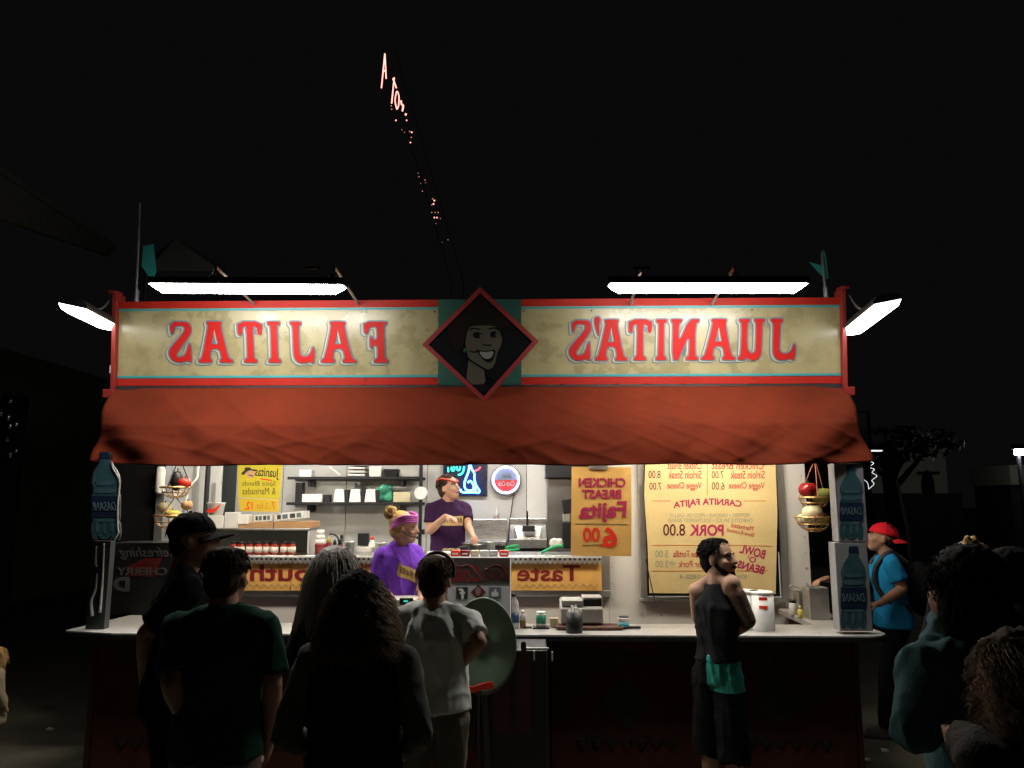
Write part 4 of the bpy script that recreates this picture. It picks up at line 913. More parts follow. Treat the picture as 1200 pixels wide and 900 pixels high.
tp = P(210, 535, YF); t = thing('hanging_basket', 'two tier wire fruit basket hanging at the left end of the stall', 'basket', P(205, 650, YF), 'wire fruit baskets')
c1, r1 = basket(206, 571, 17, YF, .1, t); c2, r2 = basket(202, 604, 20, YF, .13, t)
ropes(t, c1, r1, tp, 'black'); ropes(t, c2, r2, Vector((c1.x, c1.y, c1.z - .08)), 'black')
fruit('tomato', 'shiny red tomato in the upper left basket', 'tomato', 218, 566, YF, .058, 'tomato', (1, 1, .85), .05, -.03); fruit('aubergine', 'black aubergine in the upper left basket', 'aubergine', 207, 563, YF, .07, 'black', (.8, .8, 1.3), 0, 0)
fruit('onion', 'large pale onion in the lower left basket', 'onion', 195, 595, YF, .058, 'onion', (1.1, 1, .9), 0, -.03); fruit('squash', 'yellow squash in the lower left basket', 'squash', 205, 602, YF, .055, 'squash', (1.5, 1, .7), 0, -.06); fruit('tomato', 'orange tomato at the right of the lower left basket', 'tomato', 219, 592, YF, .05, 'cardboard', (1, 1, .9), 0, 0)
MB_ = MB().tube(spline([P(232, 545, YF + .3), P(231, 560, YF + .3), P(222, 572, YF + .3), P(215, 600, YF + .3)], 5), .012, 6); solo(MB_.build('white_hose', M['white'], None, True), 'white hose looping down behind the left baskets', 'hose')
MB_ = MB().lathe(P(187, 576, YW - .1), [(.03, -.02), (.04, 0), (.04, .2), (.03, .23)], 12); solo(MB_.build('door_closer', M['white'], None, True), 'white cylinder fixed to the left post of the trailer', 'fitting')
# more kitchen clutter along the back of the preparation counter
YV2 = YW + .55
for i, (px, w_, h, m, lab) in enumerate(((548, 7, .09, 'steel', 'low round steel inset in front of the griddle'), (560, 8, .075, 'steel', 'wide steel inset right of the cook'), (574, 7, .1, 'alu', 'taller steel inset beside the green tongs'), (408, 8, .1, 'steel', 'steel inset by the ladle handle'), (446, 7, .09, 'alu', 'steel inset behind the cashier'))):
    q = P(px, 645, YV2); r_ = w_ * 7.85 / 900
    t = thing('food_inset', lab, 'food pan', (q.x, YV2, zp), 'steel insets on the prep counter')
    MB().lathe((q.x, YV2, zp), [(r_ * .85, 0), (r_ * .9, h), (r_ * 1.05, h), (r_ * 1.05, h + .008), (r_ * .86, h + .008), (r_ * .8, h * .5)], 20).build('pan_body', M[m], t, True)
    MB().lathe((q.x, YV2, zp + h * .5 + .003), [(r_ * .78, 0), (r_ * .5, .02), (r_ * .1, .024)], 16).build('filling', M[('tomato', 'onion', 'gourd', 'black', 'cardboard', 'sauce', 'squash')[i]], t, True)
for i, (px, h, m, cm, lab) in enumerate(((400, .14, 'black', 'dark_metal', 'black pepper mill at the back under the shelves'), (436, .12, 'white', 'bright_red', 'white tub with red lid at the back under the shelves'))):
    q = P(px, 645, YW + .68); t = thing('kitchen_bottle', lab, 'bottle', (q.x, YW + .68, zp), 'bottles at the back of the prep counter')
    MB().lathe((q.x, YW + .68, zp), [(.032, 0), (.035, .006), (.035, h * .7), (.018, h * .85), (.016, h)], 14).build('bottle_body', M[m], t, True)
    MB().lathe((q.x, YW + .68, zp + h + .0005), [(.018, 0), (.016, .03)], 12).build('cap', M[cm], t, True)
    MB().lathe((q.x, YW + .68, zp), [(.0358, h * .2), (.0358, h * .55)], 14).build('paper_label', M['label_white'], t, True)
# ------------------------------------------------------------------ on the counter
def lathe_thing(name, label, cat, px, Y, parts, group=None, z=None):
    q = P(px, 720, Y); z = ZC + .001 if z is None else z
    t = thing(name, label, cat, (q.x, Y, z), group)
    for nm, m, prof in parts: MB().lathe((q.x, Y, z), prof, 18).build(nm, M[m] if isinstance(m, str) else m, t, True)
    return t
# promotional drinks box
YX = YC + .05
bx_ = thing('promo_box', 'printed drinks box with dark cola print on the counter beside the green disc', 'display box', P(561, 733, YX))
a, b, z0, z1 = R4(525, 653, 598, 712, YX)
MB().box(a, b, YX, YX + .26, ZC + .001, z1).build('box_body', mat('box white', (.55, .55, .57), .5, var=.08), bx_, bev=.003)
a, b, z0, z1 = R4(525.5, 654, 597.5, 684, YX); MB().box(a, b, YX - .003, YX - .0005, z0, z1).build('cola_print', mat('dark cola print', (.07, .05, .042), .35, var=.6, vscale=5), bx_)
cm = mat('cola lettering', (.22, .012, .014), .4)
text('Coca', 568, 662, 596, 679, YX - .003, mat('cola lettering dim', (.08, .008, .008), .4), bx_, shear=.35, bold=.02)
text('Cola', 531, 662, 564, 682, YX - .003, cm, bx_, shear=.35, bold=.025)
MB().tube(spline([P(x, y, YX - .006) for x, y in ((566, 681), (556, 668), (548, 662), (539, 664), (534, 661))], 6), .0028, 6).build('swash', cm, bx_)
MB().tube(spline([P(x, y, YX - .006) for x, y in ((596, 676), (588, 664), (578, 662), (568, 668))], 6), .0025, 6).build('swash', cm, bx_)
k2 = mat('icon dark', (.03, .032, .036), .5)
a, b, z0, z1 = R4(534.5, 688, 548, 702, YX); MB().box(a, b, YX - .003, YX - .0005, z0, z1).build('icon_square', k2, bx_)
text('f', 537.5, 689.5, 545, 702, YX - .003, M['white'], bx_, bold=.03)
poly_px([(560.5, 685), (569.5, 694), (560.5, 703), (551.5, 694)], YX - .003, .0024, 'icon_diamond', mat('icon maroon', (.14, .02, .022), .5), bx_)
poly_px(smooth_poly([(557, 689), (561, 688), (564, 691), (563, 696), (560, 699), (557, 695)]), YX - .005, .0014, 'icon_face', mat('icon face', (.35, .22, .2), .5), bx_)
a, b, z0, z1 = R4(573, 688, 587, 702, YX); MB().box(a, b, YX - .003, YX - .0005, z0, z1).build('icon_square', mat('icon grey', (.16, .17, .2), .5), bx_)
poly_px([(576, 694), (579, 693), (580.5, 690), (582, 691), (581.5, 694), (584, 694), (584, 699), (576, 699)], YX - .005, .0014, 'icon_thumb', M['white'], bx_)
px_box('sauce_packets', 'row of packets', 'box', 0, 0, 1, 1, 50, .01, 'white') if False else None
zt = R4(525, 653, 598, 712, YX)[3]
for i, (x0, x1, m) in enumerate(((528, 538.5, 'bright_red'), (539.5, 550, 'pepper'), (551.5, 560.5, 'onion'), (562, 572, 'white'), (573, 583, 'inner_wall'), (585, 596, 'bright_red'))):
    a, b, z0, z1 = R4(x0, 646.5, x1, 652, YX + .05)
    t = thing('condiment_packet', ['bright red packet at the left end on the drinks box', 'dull red packet second from the left on the drinks box', 'cream packet third on the drinks box', 'white packet right of the cream one on the drinks box', 'grey packet left of the last red one on the drinks box', 'bright red packet at the right end on the drinks box'][i], 'packet', ((a + b) / 2, YX + .1, zt + .002), 'packets lined up on the drinks box')
    MB().box(a, b, YX + .05, YX + .13, zt + .002, zt + .045).build('packet_body', M[m], t, bev=.004)
    MB().box(a + .012, b - .012, YX + .046, YX + .049, zt + .016, zt + .028).build('printed_band', M['label_white'], t)
# till in front of the server
YR = YC + .3
rg = thing('cash_drawer', 'pale cash drawer with small display in front of the server', 'till', P(470, 733, YR))
a, b, z0, z1 = R4(447, 703, 486, 732, YR); MB().box(a, b, YR, YR + .3, ZC + .001, z1).build('drawer_body', M['inner_wall'], rg, bev=.006)
a, b, z0, z1 = R4(468, 701, 484, 709, YR - .02); MB().box(a, b, YR - .02, YR - .004, z0, z1).build('display', M['black'], rg, bev=.003)
a, b, z0, z1 = R4(473, 703.5, 478, 705.5, YR - .025); MB().box(a, b, YR - .0235, YR - .0215, z0, z1).build('digits', mat('lit digits', (.05, .5, .4), .5, emit=(.1, .8, .6), es=.6), rg)
# card register in the middle
YR = YC + .34
rg = thing('receipt_printer', 'grey receipt register on a brown tray near the chicken poster', 'register', P(690, 733, YR))
a, b, z0, z1 = R4(657, 704, 707, 731, YR)
zz1 = P(680, 703, YR).z; zz2 = P(695, 714, YR).z
MB().add([(a, YR, ZC + .03), (b, YR, ZC + .03), (b, YR + .3, ZC + .03), (a, YR + .3, ZC + .03), (a, YR + .03, zz2), (b, YR + .03, zz2), (b, YR + .3, zz2 + .05), (a, YR + .3, zz2 + .05)], [(0, 1, 2, 3)[::-1], (4, 5, 6, 7), (0, 1, 5, 4), (1, 2, 6, 5), (2, 3, 7, 6), (3, 0, 4, 7)]).build('lower_case', mat('grey case', (.3, .3, .28), .5, var=.15), rg, bev=.008)
a2, b2, z0, z1 = R4(658, 703, 683, 716, YR + .1); MB().box(a2, b2, YR + .06, YR + .3, zz2 + .012, z1).build('paper_cover', mat('light grey case', (.42, .43, .42), .45), rg, bev=.006)
a2, b2, z0, z1 = R4(683, 700, 706, 714, YR + .1); MB().box(a2, b2, YR + .1, YR + .3, zz2 + .014, z1).build('key_block', mat('light grey case', (0, 0, 0)), rg, bev=.006)
a3, b3, z0, z1 = R4(684, 703, 705, 712, YR + .095); MB().box(a3, b3, YR + .09, YR + .098, z0, z1).build('keypad', M['black'], rg)
text('Register', 660, 706.5, 669, 708, YR + .06, M['emblem_grey'], rg) if False else None
q = P(691, 731, YC + .25); mb = MB().loft([[(q.x + .26 * cx_ * s_, YC + .27 + .09 * cy_ * s_, z) for cx_, cy_ in [(math.copysign(abs(math.cos(t_)) ** .4, math.cos(t_)), math.copysign(abs(math.sin(t_)) ** .4, math.sin(t_))) for t_ in [2 * math.pi * k / 28 for k in range(28)]]] for s_, z in ((.94, ZC + .001), (1, ZC + .012), (1, ZC + .028), (.95, ZC + .028), (.92, ZC + .012))])
solo(mb.build('brown_tray', mat('brown tray', (.09, .035, .02), .4), None, True), 'long brown oval tray under the receipt register', 'tray')
q = P(673, 740, YC + .1); t = thing('straw_cup', 'black cup full of white straws and forks on the counter', 'cup', (q.x, YC + .1, ZC + .001))
MB().lathe((q.x, YC + .1, ZC + .001), [(.058, 0), (.062, .004), (.062, .15), (.058, .15), (.056, .02)], 22).build('cup_body', M['black'], t, True)
for k in range(11):
    a = k * 2.4; r_ = .012 + .032 * (k % 3) / 2; p = Vector((q.x + r_ * math.cos(a), YC + .1 + r_ * math.sin(a), ZC + .03)); d = Vector((math.cos(a) * .012, math.sin(a) * .012, .132 + .012 * (k % 4)))
    MB().tube([p, p + d], .006, 6).build('straw', M['white'], t)
YB2 = YC + .3
lathe_thing('water_bottle', 'clear water bottle with blue label beside the drinks box', 'bottle', 602, YB2, (('bottle_body', mat('clear bottle', (.5, .52, .5), .12, var=.1, spec=.7), [(.036, 0), (.04, .008), (.04, .17), (.034, .2), (.015, .225), (.015, .235)]), ('paper_label', mat('blue label', (.02, .06, .14), .4), [(.0412, .04), (.0412, .115)]), ('cap', 'black', [(.017, .2352), (.017, .258)])))
lathe_thing('small_bottle', 'small clear bottle with white cap next to the water bottle', 'bottle', 612.5, YB2, (('bottle_body', mat('amber sauce', (.2, .1, .04), .25), [(.022, 0), (.025, .006), (.025, .05), (.02, .06)]), ('shoulder', mat('cloudy plastic', (0, 0, 0)), [(.024, .0605), (.021, .09), (.01, .11)]), ('cap', 'white', [(.013, .1105), (.013, .13)])))
lathe_thing('green_can', 'green and white printed can standing on a small black tray', 'can', 634, YB2, (('can_body', 'white', [(.032, .014), (.038, .02), (.038, .118), (.034, .122)]), ('green_band', mat('green print', (.02, .25, .14), .4, var=.7, vscale=40), [(.0386, .036), (.0386, .1)]), ('green_rim', 'green_plastic', [(.0386, .112), (.0386, .1175)])))
q = P(634, 730, YB2); mb = MB().box(q.x - .065, q.x + .065, YB2 - .06, YB2 + .06, ZC + .001, ZC + .013); solo(mb.build('small_tray', M['black'], None, bev=.003), 'small black square tray under the green can', 'tray')
px_box('note_pad', 'pale upright note card beside the green can', 'note', 644.5, 720, 654, 731, YB2 + .02, .03, 'onion', zbase=ZC + .001)
q = P(614, 731, YB2 + .02); mb = MB().box(q.x - .005, q.x + .06, YB2 - .03, YB2 + .03, ZC + .001, ZC + .012); solo(mb.build('pen_rest', M['black'], None, bev=.003), 'flat black pen rest behind the small bottle', 'pen rest')
lathe_thing('sauce_tub', 'white sauce tub with blue band and dark lid on the counter', 'tub', 731, YB2, (('tub_body', 'white', [(.036, 0), (.042, .07), (.044, .072), (.044, .08)]), ('blue_band', mat('cyan print', (.05, .4, .5), .4, var=.4, vscale=50), [(.0395, .012), (.0415, .045)]), ('lid', 'dark_metal', [(.04, .0803), (.04, .088)])))
q = P(741, 732, YB2 - .02); mb = MB().tube(spline([(q.x - .07, YB2 - .03, ZC + .012), (q.x, YB2 - .035, ZC + .014), (q.x + .06, YB2 - .03, ZC + .012)], 4), .011, 8); solo(mb.build('black_pen', M['black'], None, True), 'thick black marker lying beside the sauce tub', 'marker')
for i, (px, Y_) in enumerate(((876, YC + .32), (893, YC + .26))):
    t = lathe_thing('paper_roll', ['tall white napkin tub behind the man in the tank top', 'tall white napkin tub with red stripes'][i], 'tub', px, Y_, (('tub_body', 'white', [(.088, 0), (.09, .005), (.09, .265)]), ('lid', 'paper', [(.093, .2655), (.093, .278), (.085, .284)])), 'white napkin tubs on the counter')
    q = P(px, 720, Y_)
    for y0 in ((700, 710) if i else ()):
        for dx0, w_, m in ((-6, 9, 'bright_red'),):
            mb = MB(); nseg = 6; zc = P(px, y0, Y_).z
            vs = []
            for k in range(nseg + 1):
                an = rad(-90 - 28 + 40 * k / nseg)
                for dz in (-.012, .012): vs.append((q.x + .0915 * math.cos(an), Y_ + .0915 * math.sin(an), zc + dz))
            mb.add(vs, [(2 * k, 2 * k + 2, 2 * k + 3, 2 * k + 1) for k in range(nseg)]); mb.build('red_stripe', M[m], t)
# right hand side counter: caddies and sauces
YZ = 6.55
a, b, z0, z1 = R4(949, 689, 972, 726, YZ)
cd = thing('steel_caddy', 'tall steel napkin caddy under the hand of the man in the red cap', 'caddy', ((a + b) / 2, YZ + .1, ZC))
cy0 = MB(); w_ = .012
for A in ((a, b, YZ, YZ + w_), (a, b, YZ + .16, YZ + .16 + w_), (a, a + w_, YZ + w_ + .001, YZ + .159), (b - w_, b, YZ + w_ + .001, YZ + .159)): cy0.box(*A, ZC + .001, z1)
cy0.build('side_sheets', M['alu'], cd, bev=.003); MB().box(a + .013, b - .013, YZ + .014, YZ + .158, ZC + .002, ZC + .16).build('napkins', M['paper'], cd)
a2, b2, _, z1b = R4(936, 694, 949, 722, YZ + .2)
cd = thing('steel_caddy', 'smaller steel caddy behind the tall napkin caddy', 'caddy', ((a2 + b2) / 2, YZ + .25, ZC))
MB().loft([[(a2 + q, YZ + .2 + q, z), (b2 - q, YZ + .2 + q, z), (b2 - q, YZ + .34 - q, z), (a2 + q, YZ + .34 - q, z)] for q, z in ((.01, ZC + .001), (0, z1b), (.008, z1b), (.014, ZC + .02))]).build('caddy_body', M['alu'], cd)
MB().tube(spline([P(946, 697, YZ + .3), P(938, 690, YZ + .3), P(929, 686, YZ + .3), P(925, 688, YZ + .3), P(926, 694, YZ + .3)], 4), .005, 6).build('spoon', M['alu'], cd, True)
lathe_thing('shaker', 'glass shaker with dark lid by the wall corner', 'shaker', 929.5, YZ + .3, (('glass_body', mat('cloudy plastic', (0, 0, 0)), [(.03, 0), (.032, .006), (.032, .09), (.026, .1)]), ('lid', 'black', [(.028, .1005), (.026, .13)])))
lathe_thing('yellow_bottle', 'small yellow mustard bottle beside the glass shaker', 'bottle', 938, YZ + .12, (('bottle_body', mat('mustard', (.5, .42, .08), .35), [(.022, 0), (.024, .006), (.022, .06), (.012, .07)]), ('cap', 'squash', [(.011, .0705), (.004, .1)])))

# ------------------------------------------------------------------ printed bottle cartons
BT = [(-.16, 1), (.16, 1), (.17, .93), (.15, .925), (.16, .88), (.34, .79), (.43, .70), (.42, .62), (.38, .6), (.4, .53), (.43, .5), (.42, .24), (.39, .22), (.43, .19), (.45, .08), (.4, 0), (.28, 0), (.22, .05), (.12, .0), (-.12, 0), (-.22, .05), (-.28, 0), (-.4, 0), (-.45, .08), (-.43, .19), (-.39, .22), (-.42, .24), (-.43, .5), (-.4, .53), (-.38, .6), (-.42, .62), (-.43, .70), (-.34, .79), (-.16, .88), (-.15, .925), (-.17, .93)]
def bottle_print(x0, y0, x1, y1, Y, parent):
    f = lambda u, v: ((x0 + x1) / 2 + u * (x1 - x0), y1 - v * (y1 - y0))
    poly_px(smooth_poly([f(u, v) for u, v in BT]), Y - .0025, .002, 'bottle_print', M['bottle_blue'], parent)
    poly_px([f(u, v) for u, v in ((-.17, .93), (-.15, 1), (.15, 1), (.17, .93))], Y - .0045, .0014, 'cap_print', M['bottle_label'], parent)
    poly_px([f(u, v) for u, v in ((-.435, .255), (.435, .255), (.44, .38), (.435, .5), (-.435, .5), (-.44, .38))], Y - .0045, .0014, 'label_print', M['bottle_label'], parent)
    for u0, u1, v0, v1 in ((-.36, .36, .53, .585), (-.33, .33, .62, .67), (-.3, -.2, .08, .2), (-.05, .05, .06, .2), (.2, .3, .08, .2), (-.38, -.28, .6, .78), (-.36, .36, .2, .235)):
        poly_px(smooth_poly([f(u0, v0), f(u1, v0), f(u1, v1), f(u0, v1)]), Y - .0045, .0014, 'highlight_print', M['bottle_light'], parent)
    text('DASANI', f(-.4, 0)[0], f(0, .43)[1], f(.4, 0)[0], f(0, .33)[1], Y - .0045, M['silver_ink'], parent, shear=.35)
YO = YC + .06
def bottle_carton(x0, y0, x1, y1, label, bp, turn_side):
    a, b, z0, z1 = R4(x0, y0, x1, y1, YO)
    t = thing('bottle_carton', label, 'carton', ((a + b) / 2, YO + .15, z0), 'bottle printed cartons at the counter ends')
    MB().box(a, b, YO, YO + .12, z0, z1).build('carton_body', M['carton'], t, bev=.004)
    bottle_print(*bp, YO, t)
    MB().box(b + .0005, b + .002, YO + .005, YO + .115, z0 + .005, z1 - .005).build('side_print', M['black'], t)  # thin black sheet over the right side
    return t
zcp = P(1000, 741, YO)
bottle_carton(981, 636, 1019.5, 739.5, 'lower of two bottle printed cartons stacked at the right end of the counter', (983, 640, 1017, 737), 1)
bottle_carton(980, 543, 1014.5, 635.2, 'upper of two bottle printed cartons stacked at the right end of the counter', (982, 545, 1013, 632), 1)
# left end: die-cut bottle display on a narrow lower carton
a, b, z0, z1 = R4(104, 634, 126, 737, YO + .1)
t = thing('bottle_carton', 'narrow dark carton with painted white highlights at the left end of the counter', 'carton', ((a + b) / 2, YO + .2, ZC), 'bottle printed cartons at the counter ends')
MB().box(a, b, YO + .1, YO + .17, ZC + .001, z1).build('carton_body', mat('dark carton', (.03, .035, .035), .3, var=.3), t, bev=.003)
for pts, r_ in (([(113, 640), (112, 660), (114, 664)], .012), ([(114, 672), (112, 690), (107, 705), (108, 722)], .014), ([(122, 637), (120, 680), (117, 718)], .012)):
    MB().tube(spline([P(x, y, YO + .09) for x, y in pts], 6), r_ * .5, 6, r1=r_).build('white_strip', mat('dim white strip', (.3, .3, .3), .5), t, True)  # pale strips put the carton's highlights into colour
t2 = thing('bottle_display', 'bottle shaped blue water display standing on the narrow left carton', 'display', P(122, 634, YO + .1), 'bottle printed cartons at the counter ends')
f = lambda u, v: (122.5 + u * 40, 633.5 - v * 104)
poly_px(smooth_poly([f(u, v) for u, v in BT]), YO - .02, .03, 'card', M['black'], t2)
bottle_print(105, 530, 140, 632, YO - .026, t2)
MB().tube(spline([P(x, y, YO - .03) for x, y in ((131, 541), (132, 548), (139, 561), (140, 572), (138, 590), (138, 618), (139, 624), (134, 633))], 5), .006, 6).build('white_strip', mat('dim white strip', (0, 0, 0)), t2, True)
# dark drinks sign at the left
YG = 6.7
cs = thing('drinks_sign', 'dark drinks panel lettered Refreshing Cherry in grey and red at the left end', 'sign', P(165, 705, YG))
a, b, z0, z1 = R4(126, 636, 212, 740, YG); MB().box(a, b, YG, YG + .35, ZC + .001, z1).build('panel', mat('dark drinks panel', (.01, .009, .009), .5), cs, bev=.006)
gm = mat('grey lettering', (.09, .09, .09), .6)
text('Refreshing', 139, 641, 208, 656, YG, gm, cs, shear=.3, bold=.005); text('CHERRY', 137, 665, 196, 674, YG, gm, cs, bold=.02)
poly_px([(148, 665), (169, 654), (190, 654), (180, 676), (150, 675)], YG - .0008, .0006, 'red_splash', mat('dim red print', (.12, .01, .01), .5), cs)
text('MAD', 133, 676, 196, 693, YG, gm, cs, bold=.04) if False else text('D', 133, 676, 152, 693, YG, gm, cs, bold=.05)

# ------------------------------------------------------------------ drinks tub in front of the counter and the green disc
YV = 5.35
a, b, z0, z1 = R4(562, 772, 642, 900, YV)
tb_ = thing('drinks_cooler', 'dark upright cooler with maroon bottle prints standing against the counter', 'cooler', ((a + b) / 2, YV + .2, 0))
zk = P(600, 762, YV).z
MB().box(a, b, YV, YC + .08, .02, zk).build('cooler_body', M['black'], tb_, bev=.01)
for bp in ((577, 760, 599, 860), (604, 752, 623, 860)):
    f = lambda u, v: ((bp[0] + bp[2]) / 2 + u * (bp[2] - bp[0]), bp[3] - v * (bp[3] - bp[1]))
    poly_px(smooth_poly([f(u, v) for u, v in BT]), YV - .003, .0024, 'bottle_print', M['maroon_dark'], tb_)
for px in (626, 647):
    q = P(px, 768, YV - .01) if px < 640 else P(px, 768, YV + .02); MB().box(q.x - .005, q.x + .005, YV - .02, YV - .004, q.z - .03, q.z + .03).build('handle', M['silver'], tb_, bev=.002)
a2, b2, z0, z1 = R4(616, 752, 642, 754, YV + .3); MB().box(a2, b2, YV + .02, YV + .04, zk + .001, zk + .012).build('lid_edge', M['silver'], tb_)
qc = P(566, 757, 5.25)
ds = thing('green_disc', 'large round dull green disc propped upright beside the grey shirted man', 'disc', (qc.x, 5.25, qc.z - .3))
rx, rz = 38 * 5.25 / 900, 53 * 5.25 / 900
nn = 56; prof = []
for rr, yy in ((.0, 0), (.93, 0), (.97, -.008), (1.0, -.004), (1.0, .02), (.0, .02)):
    prof.append([(qc.x + rx * rr * math.cos(2 * math.pi * k / nn), 5.25 + yy + .0, qc.z + rz * rr * math.sin(2 * math.pi * k / nn)) for k in range(nn)])
MB().loft(prof).build('disc_face', M['dkgreen'], ds, True)
MB().tube([(qc.x, 5.28, qc.z - rz * .6), (qc.x + .05, 5.32, .02)], .02, 8).build('prop_stand', M['black'], ds)
rb = thing('red_ribbon_sign', 'small bright red ribbon shaped sign low behind the grey shirted man', 'sign', P(562, 810, 5.2))
poly_px(smooth_poly([(541, 806), (546, 801), (553, 806), (560, 803), (570, 800), (578, 799), (579, 808), (568, 808), (560, 810), (550, 813), (544, 811)]), 5.2, .02, 'ribbon', M['bright_red'], rb)
MB().tube([P(562, 806, 5.23), P(562, 830, 5.3), P(562, 900, 5.3)], .012, 6).build('stake', M['black'], rb)
# ------------------------------------------------------------------ people
def ring(c, rx, ry, U, V, n=20, p=1.0):
    o = []
    for k in range(n):
        a = 2 * math.pi * k / n; ca, sa = math.cos(a), math.sin(a)
        o.append(c + U * (rx * math.copysign(abs(ca) ** p, ca)) + V * (ry * math.copysign(abs(sa) ** p, sa)))
    return o
class Person:
    def __init__(s, label, base, H, phi, group=None, build=1.0, lean=0, side=0, head=(0, 0, 0), shy=0, name='person', hs=1.06):
        s.base = Vector(base); s.k = H / 1.75; s.H = H; s.phi = rad(phi); s.b = build; s.lean = lean; s.side = side; s.hs = hs
        s.t = thing(name, label, 'person', s.base, group)
        s.R = Vector((math.cos(s.phi), -math.sin(s.phi), 0)); s.F = Vector((math.sin(s.phi), math.cos(s.phi), 0)); s.Z = Vector((0, 0, 1))
        hy, hp, hr = [rad(a) for a in head]
        hm = Matrix.Rotation(-hy, 3, 'Z') @ Matrix.Rotation(-hp, 3, 'X') @ Matrix.Rotation(hr, 3, 'Y')
        bas = Matrix((s.R, s.F, s.Z)).transposed()
        s.HM = bas @ hm; s.hc = s.L(0, .025, 1.612)
        s.seed = random.random() * 50
    def L(s, x, y, z):
        k = s.k; dz = max(0, z - .95)
        return s.base + s.R * ((x + s.side * dz) * k) + s.F * ((y + s.lean * dz) * k) + s.Z * (z * k - (s.lean ** 2) * dz * .4 * k)
    def W(s, p): return p if isinstance(p, Vector) else s.L(*p)
    def Hd(s, x, y, z): return s.hc + s.HM @ (Vector((x, y, z)) * s.k * s.hs)
    sho = {}
    def shoulder(s, sd): return s.sho[sd] if sd in s.sho else s.L(sd * .178 * s.b, 0, 1.405)
    # ---- skin
    def body(s, m, arms, voxel=.0085, legs=None, detail=True, bare=False, extra=()):
        mb = MB(); k = s.k; hk = k * s.hs
        rot = s.HM
        mb.ball(s.Hd(0, -.012, .035), Vector((.077, .096, .087)) * hk, 18, 12, rot=rot)
        mb.ball(s.Hd(0, .022, -.02), Vector((.066, .072, .085)) * hk, 16, 10, rot=rot)
        mb.ball(s.Hd(0, .048, -.075), Vector((.042, .042, .036)) * hk, 12, 8, rot=rot)        # chin
        mb.ball(s.Hd(0, .066, .03), Vector((.055, .022, .014)) * hk, 12, 8, rot=rot)          # brow
        mb.cone(s.Hd(0, .086, .018), .010 * hk, s.Hd(0, .107, -.018), .0135 * hk, 8)            # nose
        for sd in (-1, 1):
            mb.ball(s.Hd(sd * .011, .095, -.023), .010 * hk, 8, 6)
            mb.ball(s.Hd(sd * .044, .058, -.018), Vector((.024, .024, .02)) * hk, 10, 8, rot=rot)   # cheek
            mb.ball(s.Hd(sd * .079, -.008, -.006), Vector((.009, .02, .032)) * hk, 10, 8, rot=rot)  # ear
        mb.ball(s.Hd(0, .084, -.049), Vector((.024, .012, .008)) * hk, 10, 6, rot=rot); mb.ball(s.Hd(0, .081, -.06), Vector((.02, .012, .009)) * hk, 10, 6, rot=rot)
        nb = s.L(0, -.01, 1.47)
        mb.cone(nb, .066 * k * s.b ** .5, s.Hd(0, -.022, -.045), .056 * hk, 14)
        mb.cone(s.L(-.11 * s.b, 0, 1.41), .05 * k, s.L(.11 * s.b, 0, 1.41), .05 * k, 12)
        tk = 1 if bare else .72
        for sd in (-1, 1): mb.cone(s.L(sd * .035, -.015, 1.485 if bare else 1.44), .045 * k * tk, s.shoulder(sd), .05 * k * tk, 10)
        mb.cone(s.L(0, 0, 1.3), .1 * k, nb, .062 * k, 14)
        for sd, ar in arms.items():
            sh = s.shoulder(sd); el, wr = s.W(ar['e']), s.W(ar['w'])
            f = ar.get('fat', 1)
            mb.cone(sh, .054 * k * f, sh.lerp(el, .5), .049 * k * f, 12); mb.cone(sh.lerp(el, .5), .049 * k * f, el, .040 * k * f, 12)
            mb.cone(el, .041 * k * f, el.lerp(wr, .3), .043 * k * f, 12); mb.cone(el.lerp(wr, .3), .043 * k * f, wr, .027 * k * f, 12)
            mb.cone(s.L(sd * .1 * s.b, 0, 1.42 if bare else 1.39), (.06 if bare else .05) * k, sh, (.058 if bare else .046) * k * f, 12)
            if ar.get('hand', True): s.hand(mb, wr, ar.get('d'), ar.get('n'), el, sd, ar.get('curl', .5))
        for q in legs or (): mb.cone(*q)
        o = fuse(mb, 'body', voxel, m, s.t, 3)
        s.body_o = o
        return o
    def hand(s, mb, wr, d, n, el, sd, curl):
        k = s.k
        d = (Vector(d) if d is not None else (wr - el)).normalized()
        n = Vector(n) if n is not None else s.R * (-sd)
        n = (n - d * n.dot(d)).normalized()            # palm side
        a = d.cross(n).normalized()                    # across the palm
        if a.dot(s.F) < 0 and abs(a.dot(s.F)) > .3: a = -a   # thumb side leads forward
        pc = wr + d * .05 * k
        rot = Matrix((a, d, n)).transposed()
        mb.ball(pc, Vector((.04, .052, .017)) * k, 12, 8, rot=rot)
        mb.cone(wr, .026 * k, pc, .022 * k, 10)
        for i, (off, l) in enumerate(((.03, .068), (.010, .078), (-.010, .072), (-.029, .056))):
            p = pc + a * off * k + d * .04 * k; c = curl * (1 + .12 * i)
            d1 = (d * math.cos(c * .7) + n * math.sin(c * .7)); p1 = p + d1 * l * .5 * k
            d2 = (d * math.cos(c * 1.7) + n * math.sin(c * 1.7)); p2 = p1 + d2 * l * .32 * k
            d3 = (d * math.cos(c * 2.3) + n * math.sin(c * 2.3)); p3 = p2 + d3 * l * .24 * k
            mb.cone(p, .0095 * k, p1, .009 * k, 8); mb.cone(p1, .009 * k, p2, .0082 * k, 8); mb.cone(p2, .0082 * k, p3, .007 * k, 8)
        t0 = pc + a * .026 * k - d * .018 * k; t1 = t0 + (a * .75 + d * .6 + n * .35).normalized() * .042 * k; t2 = t1 + (a * .25 + d * .85 + n * .5).normalized() * .032 * k
        mb.cone(t0, .014 * k, t1, .011 * k, 8); mb.cone(t1, .011 * k, t2, .0085 * k, 8)
